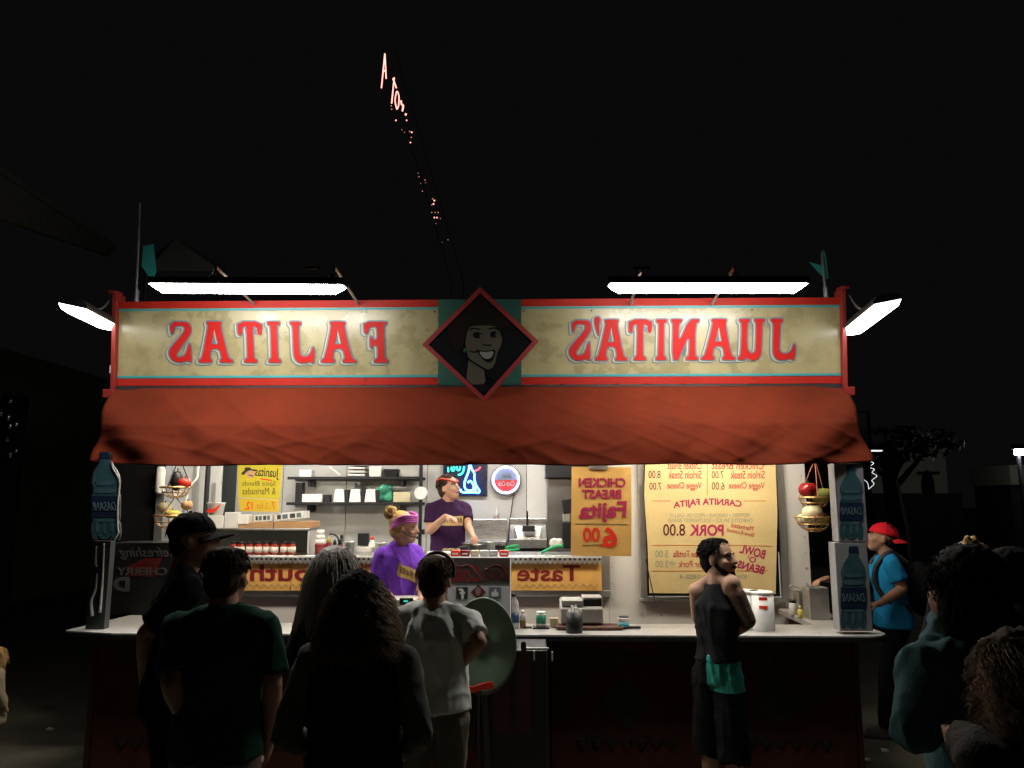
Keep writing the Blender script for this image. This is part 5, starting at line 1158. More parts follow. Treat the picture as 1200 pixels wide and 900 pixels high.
    def face(s, brow='brown_hair', lips='lips', closed=False):
        k = s.k * s.hs
        for sd in (-1, 1):
            e = MB().ball(s.Hd(sd * .031, .0735, .009), .0135 * k, 12, 8).build('eye', M['eye'], s.t, True)
            MB().ball(s.Hd(sd * .031, .0835, .008), .0065 * k, 10, 6).build('iris', M['iris'], e, True)
            MB().tube(spline([s.Hd(sd * .014, .089, .03), s.Hd(sd * .032, .087, .037), s.Hd(sd * .052, .072, .03)], 4), .0042 * k, 6).build('eyebrow', M[brow], s.t, True)
            MB().tube(spline([s.Hd(sd * .016, .083, .016), s.Hd(sd * .031, .0865, .0205), s.Hd(sd * .047, .077, .014)], 4), .003 * k, 6).build('eyelid', M['brown_hair'], s.t, True)
        MB().tube(spline([s.Hd(-.024, .085, -.053), s.Hd(-.008, .095, -.05), s.Hd(.008, .095, -.05), s.Hd(.024, .085, -.053)], 4), .0052 * k, 6).build('lips', M[lips], s.t, True)
    # ---- clothes
    def shirt(s, m, arms, hem=.88, sleeve=.55, neck=1.47, voxel=.012, wr=.006, name='shirt', belly=1.0, loose=1.0, tank=False, collar=False):
        mb = MB(); k = s.k; b = s.b
        zz = [(hem, .172 * loose, .128 * belly * loose), (.97, .168 * loose, .128 * belly * loose), (1.08, (.15 if tank else .160) * loose, .12 * belly), (1.2, .165 if tank else .172, .124), (1.32, .17 if tank else .178, .126), (1.385, .155 if not tank else .12, .11), (1.43, .115 if not tank else .10, .092), (neck, .078, .075)]
        mb.loft([ring(s.L(0, 0, z), rx * k * b, ry * k * (b ** .5), s.R, s.F, 22, .86) for z, rx, ry in zz])
        if not tank:
            for sd, ar in arms.items():
                sh = s.shoulder(sd); el, wrp = s.W(ar['e']), s.W(ar['w'])
                mb.cone(s.L(sd * .045 * b, -.01, 1.458), .055 * k, sh, .066 * k, 12)
                if sleeve <= 1:
                    mb.cone(sh, .069 * k, sh.lerp(el, sleeve * .5), .068 * k, 12); mb.cone(sh.lerp(el, sleeve * .5), .068 * k, sh.lerp(el, sleeve), .072 * k, 12, flat=True)
                else:
                    sf = ar.get('sf', 1); mb.cone(sh, .068 * k * sf, el, .058 * k * sf, 12); mb.cone(el, .059 * k * sf, wrp, .042 * k * sf, 12)
        else:
            for sd in (-1, 1): mb.cone(s.L(sd * .07, 0, 1.40), .062 * k, s.L(sd * .085, -.005, 1.475), .03 * k, 10)
        if collar: mb.loft([ring(s.L(0, -.008, z), r_ * k, r_ * k, s.R, s.F, 18) for z, r_ in ((1.45, .09), (1.475, .082), (1.51, .072))])
        return fuse(mb, name, voxel, m, s.t, 3, wr, (7, 7, 3.2), s.seed)
    def trousers(s, m, feet=((-.1, 0), (.1, 0)), knee_f=.03, shorts=False, voxel=.013, name='trousers', wr=.006, wide=1.0):
        mb = MB(); k = s.k; b = s.b; s.feet = []
        mb.loft([ring(s.L(0, 0, z), rx * k * b, ry * k, s.R, s.F, 20, .9) for z, rx, ry in ((1.02, .15, .11), (.94, .168, .122), (.84, .165, .115))])
        for sd, (fx, fy) in zip((-1, 1), feet):
            h = s.L(sd * .085 * b, 0, .88); kn = s.L(sd * .095 * b * .5 + fx * .5, fy * .5 + knee_f, .49); an = s.L(fx, fy, .09)
            if shorts:
                mb.cone(h, .096 * k * b * wide, kn, .088 * k * wide, 14); mb.cone(kn, .088 * k * wide, kn.lerp(an, .3), .08 * k * wide, 14, flat=True)
            else:
                mb.cone(h, .094 * k * b * wide, kn, .068 * k * wide, 14); mb.cone(kn, .068 * k * wide, an, .058 * k * wide, 14, flat=True)
            s.feet.append((h, kn, an, sd, fx, fy))
        return fuse(mb, name, voxel, m, s.t, 3, wr, (8, 8, 4), s.seed + 3)
    def bare_legs(s):
        return [q for h, kn, an, *_ in s.feet for q in ((h, .07 * s.k, kn, .052 * s.k), (kn, .052 * s.k, kn.lerp(an, .35), .056 * s.k), (kn.lerp(an, .35), .056 * s.k, an, .036 * s.k))]
    def legs_mesh(s, m):
        mb = MB()
        for q in s.bare_legs(): mb.cone(*q)
        return fuse(mb, 'bare_legs', .012, m, s.t, 3)
    def shoes(s, m):
        for h, kn, an, sd, fx, fy in s.feet:
            mb = MB(); k = s.k
            mb.loft([[s.L(fx + x * w, fy + y, z) for x, y in ((-.045, -.09), (.045, -.09), (.05, .03), (.048, .11), (.025, .17), (-.02, .175), (-.046, .11), (-.048, .03))] for z, w in ((.0, 1), (.03, 1.02))] )
            mb.cone(s.L(fx, fy - .04, .06), .05 * k, s.L(fx, fy + .11, .045), .04 * k, 12)
            mb.cone(s.L(fx, fy - .03, .06), .05 * k, s.L(fx, fy, .12), .05 * k, 12)
            fuse(mb, 'shoe', .01, m, s.t, 2)
    # ---- hair
    def cap_hair(s, m, thick=1.0, length=0, noise_=.006, name='hair', top=True):
        mb = MB(); k = s.k * s.hs; rot = s.HM
        mb.ball(s.Hd(0, -.03, .052), Vector((.086, .096, .086)) * k * thick, 18, 12, rot=rot)
        mb.ball(s.Hd(0, -.052, .0), Vector((.076, .066, .085)) * k * thick, 16, 10, rot=rot)
        if length: mb.ball(s.Hd(0, -.05, -length * .5), Vector((.085, .055, .06 + length * .5)) * k * thick, 16, 10, rot=rot)
        return fuse(mb, name, .009, m, s.t, 2, noise_, (38, 38, 20), s.seed)
    def strands(s, m, n, length, curl=0, width=.003, start=.092, spread=.03, front=.5, name='hair', wave=9, back_bias=.0):
        mb = MB(); rnd = random.Random(int(s.seed * 100)); k = s.k * s.hs
        for i in range(n):
            th = rnd.uniform(0, 2 * math.pi); u = rnd.uniform(-.05, 1)
            v = Vector((math.sqrt(max(0, 1 - u * u)) * math.sin(th), -math.sqrt(max(0, 1 - u * u)) * math.cos(th), u))
            if v.y > front and v.z < .8: continue
            p = Vector((v.x * .082, v.y * .098 - .02, v.z * .09 + .04)); L_ = length * rnd.uniform(.7, 1.1); seg = 9; pts = []
            out = Vector((v.x, v.y, 0)); out = out.normalized() if out.length > .05 else Vector((rnd.uniform(-1, 1), -1, 0)).normalized()
            ph = rnd.uniform(0, 6.3); d = (v * .8 + out * .3).normalized(); q = p.copy()
            for j in range(seg + 1):
                t = j / seg
                off = Vector((math.cos(ph + wave * t), math.sin(ph + wave * t), 0)) * curl * min(1, t * 3)
                pts.append(s.Hd(*(q + off)))
                d = (d * (1 - .5) + Vector((out.x * .12 * (1 + spread * 10), out.y * .12, -1)) * .5).normalized()
                step = d * L_ / seg
                q = q + step
                r2 = (q.x / .088) ** 2 + ((q.y + .02) / .104) ** 2 + ((q.z - .04) / .1) ** 2
                if r2 < 1 and q.z > -.05: q += out * .012
                rr = math.hypot(q.x, q.y + .02)
                if q.z <= -.05 and rr < .06: q += out * .01
            mb.tube(pts, width * k, 3, r1=width * k * .4)
        return mb.build(name, m, s.t, True)
    def baseball(s, m, yaw=180, brim=True, name='cap', tilt=0):
        mb = MB(); k = s.k * s.hs; rot = s.HM
        rings = []
        for j in range(9):
            a = rad(90 * j / 8.2); rings.append([s.Hd(.094 * math.cos(a) * math.cos(t), -.014 + .112 * math.cos(a) * math.sin(t), .03 + .1 * math.sin(a)) for t in [2 * math.pi * q / 24 for q in range(24)]])
        mb.loft(rings); o = mb.build(name, m, s.t, True)
        o.modifiers.new('s', 'SUBSURF').render_levels = 1
        MB().ball(s.Hd(0, -.014, .131), .008 * k, 8, 6).build('cap_button', m, o, True)
        sm = MB()
        for q in range(6):
            t = 2 * math.pi * q / 6; sm.tube([s.Hd(.096 * math.cos(rad(a)) * math.cos(t), -.014 + .114 * math.cos(rad(a)) * math.sin(t), .03 + .102 * math.sin(rad(a))) for a in range(0, 90, 10)], .0018 * k, 4)
        tag(sm.build('seams', m, o, True), kind='stuff')
        if brim:
            br = []; ya = rad(yaw)
            nrow = 5; vs = []
            for j in range(nrow + 1):
                r_ = j / nrow
                for i in range(15):
                    a = ya + rad(-62 + 124 * i / 14); ext = .075 * r_ * math.cos(rad(-75 + 150 * i / 14)) ** .6
                    x = (.094 + ext) * math.sin(a); y = -.014 + (.112 + ext) * math.cos(a)
                    vs.append(s.Hd(x, y, .032 - .02 * r_ - .03 * (math.sin(rad(-62 + 124 * i / 14)) ** 2)))
            fs = [(j * 15 + i, j * 15 + i + 1, (j + 1) * 15 + i + 1, (j + 1) * 15 + i) for j in range(nrow) for i in range(14)]
            b = MB().add(vs, fs).build('brim', m, o, True); b.modifiers.new('t', 'SOLIDIFY').thickness = .004
        return o

def at(px, Y, z=0): 
    q = P(px, 700, Y); return Vector((q.x, Y, z))
def head_H(py, Y, z=0): return P(600, py, Y).z - z

# --- the cook inside the trailer
Yk = 8.0
H_ = head_H(557, Yk, ZF)
p = Person('cook in plum T-shirt with coral headband standing below the blue neon', at(524, Yk, ZF), H_, 150, build=1.08, head=(-28, -10, 0), hs=1.12)
E = {1: dict(e=P(504, 622, Yk - .12), w=P(522, 605, Yk - .36), d=Vector((1, -.25, -.28)), n=Vector((0, .3, -1)), curl=.55), -1: dict(e=P(549, 618, Yk - .05), w=P(553, 625, Yk - .3), d=Vector((.35, -.8, -.4)), n=Vector((-.5, 0, -1)), curl=.8)}
p.body(M['skin'], E); p.face()
p.shirt(M['plum'], E, sleeve=.62, wr=.008, loose=1.04)
p.trousers(M['dark_cloth']); p.shoes(M['black'])
p.cap_hair(M['brown_hair'], 1.02); p.strands(M['brown_hair'], 200, .03, .004, front=.3)
hb = MB().tube([p.Hd(.090 * math.cos(a), -.02 + .104 * math.sin(a) * .98, .075 + .018 * math.cos(2 * a) - .01 * math.sin(a)) for a in [2 * math.pi * i / 28 for i in range(28)]], .011, 7, closed=True); hb.build('headband', M['band_red'], p.t, True)
def chest_print(p, x0, x1, z0, z1, yq, m, tilt=0, off=.003, name='shirt_print'):
    n, mth = 14, 5; vs = []
    for j in range(mth + 1):
        for i in range(n + 1):
            x = x0 + (x1 - x0) * i / n; z = z0 + (z1 - z0) * j / mth + tilt * (x - (x0 + x1) / 2)
            y = yq * math.sqrt(max(.05, 1 - (x / .215) ** 2))
            vs.append(p.L(x, y, z))
    o = MB().add(vs, [(j * (n + 1) + i, j * (n + 1) + i + 1, (j + 1) * (n + 1) + i + 1, (j + 1) * (n + 1) + i) for j in range(mth) for i in range(n)]).build(name, m, p.t, True)
    sh_o = [c for c in p.t.children if c.name.startswith('shirt') and 'print' not in c.name][0]
    mod = o.modifiers.new('w', 'SHRINKWRAP'); mod.target = sh_o; mod.wrap_method = 'PROJECT'; mod.use_project_z = False; mod.use_project_y = True; mod.use_negative_direction = True; mod.use_positive_direction = True; mod.offset = off; mod.wrap_mode = 'ABOVE_SURFACE'
    mod.wrap_method = 'NEAREST_SURFACEPOINT'
    return o
chest_print(p, -.115, .125, 1.235, 1.335, .15, M['print_tan'])
for i, (u0, u1) in enumerate(((-.10, -.07), (-.06, -.035), (-.025, .0), (.01, .03), (.04, .075), (.085, .11))): chest_print(p, u0, u1, 1.262, 1.312, .15, mat('dark tan lettering', (.2, .13, .06), .8), 0, .006, 'print_lettering')

# --- the cashier between counter and window
Yc = 6.55; zc2 = .2
H_ = head_H(599, Yc, zc2)
p = Person('cashier in bright purple T-shirt with blond bun leaning over the till', at(463, Yc, zc2), H_, 128, build=1.02, lean=.10, side=0, head=(-36, 2, 8), hs=1.08)
E = {1: dict(e=P(441, 684, Yc - .05), w=P(463, 706, Yc - .3), d=Vector((.9, -.4, -.1)), n=Vector((0, 0, -1)), curl=.4), -1: dict(e=P(497, 680, Yc), w=P(492, 706, Yc - .28), d=Vector((-.2, -.8, -.3)), n=Vector((0, 0, -1)), curl=.5)}
p.body(M['skin'], E); p.face('light_brown')
p.shirt(M['purple'], E, sleeve=.6, wr=.010, loose=1.06); p.trousers(M['dark_cloth']); p.shoes(M['black'])
p.cap_hair(M['blond'], .97, 0, .004)
mb = MB(); rnd = random.Random(5)
bc = Vector((0, -.108, .118)); mb.ball(p.Hd(*bc), .04, 12, 8)
for i in range(70): # loops of hair wound into a bun
    ax_ = Vector((rnd.uniform(-1, 1), rnd.uniform(-1, 1), rnd.uniform(-.4, 1))).normalized(); e1 = ax_.orthogonal().normalized(); e2 = ax_.cross(e1); rr_ = rnd.uniform(.036, .052); a0 = rnd.uniform(0, 6.3)
    mb.tube([p.Hd(*(bc + e1 * rr_ * math.cos(a0 + t * .45) + e2 * rr_ * math.sin(a0 + t * .45) + ax_ * .012)) for t in range(9)], .0042, 4)
mb.build('hair_bun', M['blond'], p.t, True); mb = MB()
for i in range(0):
    a = i * .9; r_ = .035 + .012 * math.sin(i * 1.7); c = p.Hd(r_ * 1.15 * math.cos(a), -.09 + r_ * math.sin(a) * .8, .135 + .035 * math.sin(a * 1.3)); mb.ball(c, .018, 8, 6)
for i in range(90):
    a = rnd.uniform(-1.5, 1.5); z0 = rnd.uniform(-.05, .11)
    pts = [p.Hd(.088 * math.sin(a) * (1 - t * .35), -.02 - .09 * math.cos(a) * (.7 + .45 * t), z0 + (.11 - z0) * t + .012 * math.sin(t * 3)) for t in (0, .25, .5, .75, 1)]
    mb.tube(pts, .0036, 4)
tag(mb.build('hair_strands', M['blond'], p.t, True), kind='stuff')
pts = [p.Hd(.0905 * math.cos(a), -.005 + .104 * math.sin(a) * .95, .062 + .02 * math.cos(2 * a) + .035 * math.sin(a)) for a in [2 * math.pi * i / 28 for i in range(28)]]
mb = MB()
for q in range(4): mb.tube([x + Vector((0, 0, -.024 + q * .015)) * p.k for x in pts], .011, 6, closed=True)
mb.build('headband', M['pink'], p.t, True)
MB().tube(spline([p.Hd(.082, .0, 0), p.Hd(.083, .05, -.035), p.Hd(.05, .105, -.055)], 5), .005, 6).build('headset_arm', M['black'], p.t); MB().ball(p.Hd(.045, .112, -.056), .012).build('microphone', M['black'], p.t, True)
chest_print(p, -.13, .12, 1.20, 1.30, .15, M['print_tan'], .35)
for i, (u0, u1) in enumerate(((-.115, -.08), (-.07, -.04), (-.03, .0), (.01, .035), (.045, .075), (.085, .105))): chest_print(p, u0, u1, 1.228 + .35 * ((u0 + u1) / 2 + .005), 1.275 + .35 * ((u0 + u1) / 2 + .005), .15, mat('dark tan lettering', (0, 0, 0)), .35, .006, 'print_lettering')

# --- man in the tank top at the counter
Ym = 5.42
p = Person('bearded man in black tank top leaning on the counter and looking back', at(838, Ym), head_H(632, Ym), 42, build=.84, lean=.05, side=.01, head=(86, -6, -3), hs=1.12)
p.sho = {1: P(857, 685, Ym - .06)}
E = {1: dict(e=P(877, 727, Ym - .10), w=P(856, 744, Ym + .16), d=Vector((-.6, .8, 0)), n=Vector((0, 0, -1)), curl=.5, fat=1.12), -1: dict(e=P(817, 722, Ym + .2), w=P(828, 742, Ym + .42), d=Vector((.6, .5, 0)), n=Vector((0, 0, -1)), curl=.5)}
p.trousers(M['dark_cloth'], feet=((-.11, .02), (.12, -.08)), shorts=True, name='shorts', wide=1.2, wr=.014, voxel=.009)
sk_ = mat('light skin', (.46, .26, .17), .55, var=.15, vscale=14); p.body(sk_, E, bare=True); p.legs_mesh(M['skin2']); p.face('black_hair')
p.shirt(M['tank'], E, hem=.985, tank=True, wr=.012, name='tank_top', loose=1.03, voxel=.01); p.shoes(M['black'])
p.cap_hair(M['black_hair'], .98, 0, .003); p.strands(M['black_hair'], 420, .016, .002, .0026, front=.6)
mb = MB()   # beard
mb.ball(p.Hd(0, .046, -.084), Vector((.045, .046, .034)) * p.k * 1.1, 14, 10, rot=p.HM)
for sd in (-1, 1): mb.cone(p.Hd(sd * .066, .006, -.03), .013, p.Hd(sd * .047, .044, -.074), .022, 10)
fuse(mb, 'beard', .007, M['black_hair'], p.t, 1, .003, (60, 60, 60)); MB().tube(spline([p.Hd(-.028, .09, -.046), p.Hd(0, .1, -.04), p.Hd(.028, .09, -.046)], 4), .005, 6).build('moustache', M['black_hair'], p.t, True)
mb = MB(); sh = p.shoulder(1); el = p.W(E[1]['e']); wr_ = p.W(E[1]['w'])
mb.cone(sh.lerp(el, .3), .0565 * 1.12, el, .0445 * 1.12, 14); mb.cone(el, .0455 * 1.12, el.lerp(wr_, .85), .034 * 1.12, 14)
fuse(mb, 'tattoo_sleeve', .010, M['tattoo'], p.t, 2)
so_ = [c for c in p.t.children if c.name.startswith('shorts')][0]      # turquoise upper right; the black below paints the shadow into the shorts
so_.data.materials.append(M['shorts_teal']); zc_ = P(845, 806, Ym).z
for f_ in so_.data.polygons:
    c_ = f_.center; 
    if (c_.dot(p.R) > -.02) and c_.z > zc_: f_.material_index = 1


# --- man in the red cap at the right end
Yb = 7.3
p = Person('man in sky blue T-shirt and backward red cap with a backpack reaching to the caddy', at(1045, Yb), head_H(612, Yb), -78, build=1.05, lean=.04, head=(2, -12, 0), hs=1.08)
E = {-1: dict(e=P(1058, 690, Yb - .22), w=P(1030, 708, Yb - .25), d=Vector((-1, .1, -.1)), n=Vector((0, 0, -1)), curl=.6), 1: dict(e=P(1004, 690, Yb + .05), w=P(970, 678, Yb - .45), d=Vector((-1, -.25, -.22)), n=Vector((0, 0, -1)), curl=.55)}
p.trousers(M['dark_cloth'], feet=((-.09, .14), (.1, -.1))); p.body(M['skin2'], E); p.face('black_hair')
p.shirt(M['blue'], E, sleeve=.66, wr=.009, loose=1.12); p.shoes(M['grey_sleeve'])
p.cap_hair(M['black_hair'], .9); p.baseball(M['red_cap'], 180)
mb = MB(); mb.ball(p.L(0, -.24, 1.2), Vector((.15, .12, .24)), 16, 12, rot=Matrix((p.R, p.F, p.Z)).transposed()); mb.ball(p.L(0, -.33, 1.1), Vector((.11, .08, .13)), 12, 10, rot=Matrix((p.R, p.F, p.Z)).transposed())
bp = fuse(mb, 'backpack', .014, M['dark_cloth'], p.t, 3, .006)
for sd in (-1, 1): MB().tube(spline([p.L(sd * .09, -.14, 1.40), p.L(sd * .105, -.02, 1.50), p.L(sd * .115, .10, 1.40), p.L(sd * .12, .135, 1.25), p.L(sd * .16, .05, 1.10), p.L(sd * .15, -.12, 1.05)], 6), .024, 8).build('strap', M['black'], bp, True)

# --- customers with their backs to us
def customer(label, px, Y, top, phi=0, build=1.0, **kw):
    return Person(label, at(px, Y), head_H(top, Y), phi, 'customers waiting at the counter', build=build, **kw)
HANG = lambda b=1, f=.03: {1: dict(e=(.25 * b, -.02, 1.15), w=(.265 * b, .06 + f, .9), curl=.7), -1: dict(e=(-.25 * b, -.02, 1.15), w=(-.265 * b, .06 + f, .9), curl=.7)}
# grey shirt
p = customer('man in grey T-shirt with a dark band over his hair and hand on hip', 509, 4.45, 653, 4, 1.14, head=(4, 0, 0), hs=1.08)
E = {1: dict(e=P(562, 752, 4.33), w=P(541, 778, 4.42), d=Vector((-.8, .5, -.5)), n=Vector((-.3, 1, 0)), curl=.5), -1: dict(e=P(457, 752, 4.5), w=P(462, 745, 4.8), d=Vector((.2, 1, .2)), curl=.8)}
p.trousers(M['grey_trouser'], feet=((-.12, .02), (.1, 0)), wide=1.08); p.body(M['skin2'], E); p.shirt(M['grey_tee'], E, sleeve=.72, wr=.013, loose=1.1, hem=.93, voxel=.011); p.shoes(M['black'])
p.cap_hair(M['brown_hair'], 1.0); p.strands(M['brown_hair'], 420, .022, .002, .0026, front=.5)
MB().tube(spline([p.Hd(-.092, .02, .02), p.Hd(-.088, .03, .09), p.Hd(-.045, .03, .136), p.Hd(0, .03, .148), p.Hd(.045, .03, .136), p.Hd(.088, .03, .09), p.Hd(.092, .02, .02)], 6), .011, 6).build('hair_band', M['black'], p.t, True)
# green polo
p = customer('man in dark green polo shirt seen from behind in front of the jars', 263, 3.62, 642, -3, 1.06, head=(8, 2, 0))
E = {1: dict(e=P(320, 800, 3.58), w=P(315, 868, 3.72), curl=.7), -1: dict(e=P(200, 800, 3.45), w=P(216, 845, 3.6), d=Vector((.5, .2, -.6)), curl=.7)}
p.trousers(M['grey_trouser'], feet=((-.14, 0), (.14, 0))); p.body(M['skin2'], E, .011); p.shirt(M['green_polo'], E, sleeve=.85, wr=.010, loose=1.08, collar=True); p.shoes(M['black'])
p.cap_hair(M['brown_hair'], .98); p.strands(M['brown_hair'], 420, .022, .002, .0026, front=.4)
# cap man
p = customer('tall man in black cap and shirt in profile at the left end of the counter', 208, 4.05, 598, 62, 1.02, lean=.05, head=(22, -6, 0), hs=1.0)
E = {1: dict(e=P(172, 742, 3.9), w=P(172, 812, 4.0), curl=.5), -1: dict(e=(-.24, .1, 1.15), w=(-.15, .3, 1.1), curl=.6)}
p.trousers(M['dark_cloth']); p.body(M['skin2'], E, .011); p.face('black_hair'); p.shirt(M['dark_cloth'], E, sleeve=.8, wr=.010, loose=1.1); p.shoes(M['black'])
p.cap_hair(M['black_hair'], .92); p.baseball(M['dark_cloth'], 0)
MB().tube(spline([p.L(.07, .05, 1.5), p.L(.06, .13, 1.40), p.L(.0, .16, 1.28)], 5), .006, 6).build('lanyard', M['grey_sleeve'], p.t, True)
# grey haired woman
p = customer('grey haired woman in dark jacket half hidden behind the curly haired woman', 392, 4.55, 641, 18, .92, head=(12, 0, 0))
E = HANG(.92); p.trousers(M['dark_cloth']); p.body(M['skin'], E, .012); p.shirt(M['dark_cloth'], E, sleeve=1.2, wr=.008, loose=1.05, name='jacket'); p.shoes(M['black'])
p.cap_hair(M['grey_hair'], 1.0, .1); p.strands(M['grey_hair'], 800, .36, .006, .0028, front=.25, wave=5)
# curly woman
p = customer('woman with dark curly hair and black vest nearest the middle of the queue', 421, 3.3, 674, -3, 1.06, head=(0, 0, 0))
E = {1: dict(e=(.27, -.05, 1.13), w=(.2, .2, 1.0), curl=.7), -1: dict(e=(-.27, -.05, 1.13), w=(-.2, .2, 1.0), curl=.7)}
p.trousers(M['grey_trouser']); p.body(M['skin'], E, .012); p.shirt(M['grey_sleeve'], E, sleeve=1.2, wr=.010, name='pullover', loose=1.02)
mb = MB(); k = p.k
mb.loft([ring(p.L(0, -.0, z), rx * k * p.b, ry * k, p.R, p.F, 22, .86) for z, rx, ry in ((.85, .19, .15), (1.0, .182, .145), (1.15, .18, .14), (1.32, .19, .142), (1.41, .165, .12), (1.46, .12, .1), (1.49, .085, .085))])
fuse(mb, 'vest', .013, M['dark_cloth'], p.t, 3, .008); p.shoes(M['black'])
p.cap_hair(M['black_hair'], 1.1, .1, .012); p.strands(M['light_brown'], 1700, .27, .02, .0018, front=.3, wave=20, spread=.09)
# right foreground: person photographing, neighbour, curls
p = customer('person with dark cropped hair in teal jacket lifting a phone at the right', 1140, 2.75, 650, -6, 1.0, head=(16, 0, 0), hs=1.2)
E = {-1: dict(sf=1.2, e=P(1074, 852, 2.66), w=P(1108, 730, 2.9), d=Vector((-.35, .3, 1)), n=Vector((1, -.3, 0)), curl=.75), 1: dict(e=(.29, .0, 1.15), w=(.22, .25, 1.05), curl=.6)}
p.trousers(M['dark_cloth']); p.body(M['skin2'], E, .0095); p.shirt(M['denim_teal'], E, sleeve=1.2, wr=.013, name='jacket', loose=1.15); p.shoes(M['black'])
p.cap_hair(M['black_hair'], 1.08, .06, .008); p.strands(M['black_hair'], 600, .05, .006, .0026, front=.5)
q = P(1100, 690, 3.0); ph_ = thing('phone', 'small phone with bright screen held up by the person in the teal jacket', 'phone', q)
MB().obox(q, Vector((.034, .008, 0)), Vector((-.001, .0045, 0)), Vector((0, .0, .07))).build('phone_body', M['black'], ph_, bev=.003)
MB().obox(q + Vector((.001, -.0055, .004)), Vector((.029, .007, 0)), Vector((0, .0008, 0)), Vector((0, 0, .058))).build('screen', M['screen'], ph_)
p = customer('woman with fair hair tied in a top knot beyond the person with the phone', 1144, 4.4, 634, 20, .95, head=(8, 0, 0))
E = HANG(); p.trousers(M['dark_cloth']); p.body(M['skin'], E, .012); p.shirt(M['dark_cloth'], E, sleeve=1.2, name='jacket'); p.shoes(M['black'])
p.cap_hair(M['light_brown'], 1.0); p.strands(M['blond'], 160, .1, .004, .0026, front=.5)
mb = MB()
for i in range(9): mb.ball(p.Hd(.02 * math.cos(i), -.06 + .02 * math.sin(i), .135 + .012 * math.sin(2 * i)), .017, 8, 6)
fuse(mb, 'hair_knot', .008, M['blond'], p.t, 1, .004, (50, 50, 50))
p = customer('person in dark clothes with face turned to the stall behind the teal jacket', 1186, 3.5, 642, -40, 1.0, head=(-30, 0, 0))
E = HANG(); p.trousers(M['dark_cloth']); p.body(M['skin2'], E, .012); p.face('black_hair'); p.shirt(M['dark_cloth'], E, sleeve=1.2, name='jacket'); p.shoes(M['black']); p.cap_hair(M['black_hair'], 1.0, .04)
p = customer('person with long fair curls and dark fleece at the lower right corner', 1190, 2.3, 742, -35, .95, head=(-20, 8, 0), hs=1.05)
E = {-1: dict(sf=1.2, e=P(1152, 890, 2.15), w=P(1130, 866, 2.4), d=Vector((-.1, 1, -.2)), curl=.6), 1: dict(e=(.26, .0, 1.1), w=(.2, .25, 1.0), curl=.6)}
p.trousers(M['dark_cloth']); p.body(M['skin2'], E, .011); p.shirt(mat('dark fleece', (.035, .03, .022), .95, var=.4, vscale=40, bump=.8, bscale=120), E, sleeve=1.2, wr=.012, name='fleece'); p.shoes(M['black'])
p.cap_hair(M['brown_hair'], 1.08, .08, .012); p.strands(M['light_brown'], 1700, .34, .024, .0015, front=.4, wave=22, spread=.1)
# small child at the left edge
q = G(3, 893); p = Person('small child in pale tan coat cut off by the left frame edge', (q.x - .13, q.y, 0), head_H(764, q.y), 40, build=1.15, hs=1.35, head=(0, 0, 0))
E = HANG(1.1); p.trousers(M['dark_cloth'], voxel=.01); p.body(M['skin'], E, .009); p.shirt(M['pale_coat'], E, sleeve=1.2, hem=.6, wr=.01, name='coat', loose=1.35, voxel=.01); p.shoes(M['black']); p.cap_hair(M['blond'], 1.05, .1, .01); p.strands(M['blond'], 400, .24, .01, .0026, front=.4)
# ------------------------------------------------------------------ what stands behind the stall
# ride arm with red lamps, high behind
YR_ = 42.0
rt = thing('ride_arm', 'dark tall fairground ride arm with red lit letters high above the stall', 'fairground ride', (P(520, 590, YR_).x, YR_, 0))
mb = MB()
A0 = P(449, 55, YR_ + .6); A1 = P(530, 330, YR_ + .6); A2 = Vector((A1.x, YR_ + .6, 0))
for dx in (-.35, .35):
    mb.tube([A0 + Vector((dx + .3, 0, 0)), A1 + Vector((dx + .3, 0, 0)), A2 + Vector((dx + .3, 0, 0))], .02, 6)
for i in range(0):
    a = A0.lerp(A1, i / 16); b = A0.lerp(A1, (i + 1) / 16); s_ = -1 if i % 2 else 1
    mb.tube([a + Vector((.3 + s_ * .7, 0, 0)), b + Vector((.3 - s_ * .7, 0, 0))], .07, 5)
mb.build('truss', M['black_matte'], rt)
for pts in ([(447, 103), (451, 63)], [(451, 63), (452.5, 92)], [(448.5, 84), (452.5, 82)], [(459, 121), (462, 91)], [(460.5, 92), (464.5, 103)]):
    MB().tube([P(x, y, YR_) for x, y in pts], .04, 6).build('letter_tube', M['bulb_red'], rt)
MB().tube(spline([P(x, y, YR_) for x, y in ((465, 128), (463, 118), (465, 107), (467.5, 113), (467, 124), (465, 128))], 4), .035, 6).build('letter_tube', M['bulb_red'], rt)
MB().tube(spline([P(x, y, YR_) for x, y in ((470, 118), (470.5, 122), (472.5, 124), (471.5, 130))], 4), .05, 6).build('letter_tube', M['bulb_red'], rt)
rnd = random.Random(3)
for i, (x, y, s) in enumerate(((475.5, 134, 1.3), (476.5, 141, .8), (464, 141, .9), (458.5, 124, .7), (459, 128, .7), (471, 152, .5), (474, 155, .5), (480, 154, .7), (482.5, 155, .9), (482, 161, .7), (481, 167, .8), (490, 203, .5), (491, 207, .6), (498, 211, .6), (493, 215, .4), (499, 214, .4), (495, 224, .6), (507, 233, .7), (509, 235, .9), (508, 239, .9), (506, 240, .6), (506, 249, .6), (510, 249, .6), (513.5, 249, .7), (509, 255, .8), (512, 255, .8), (516, 256, .5), (511, 262, .4), (525, 281, .5), (518, 284, .3))):
    q = P(x, y, YR_); MB().ball(q, .05 * s, 6, 4).build('lamp', M['bulb_red'] if s > .75 else M['bulb_dim'], rt)

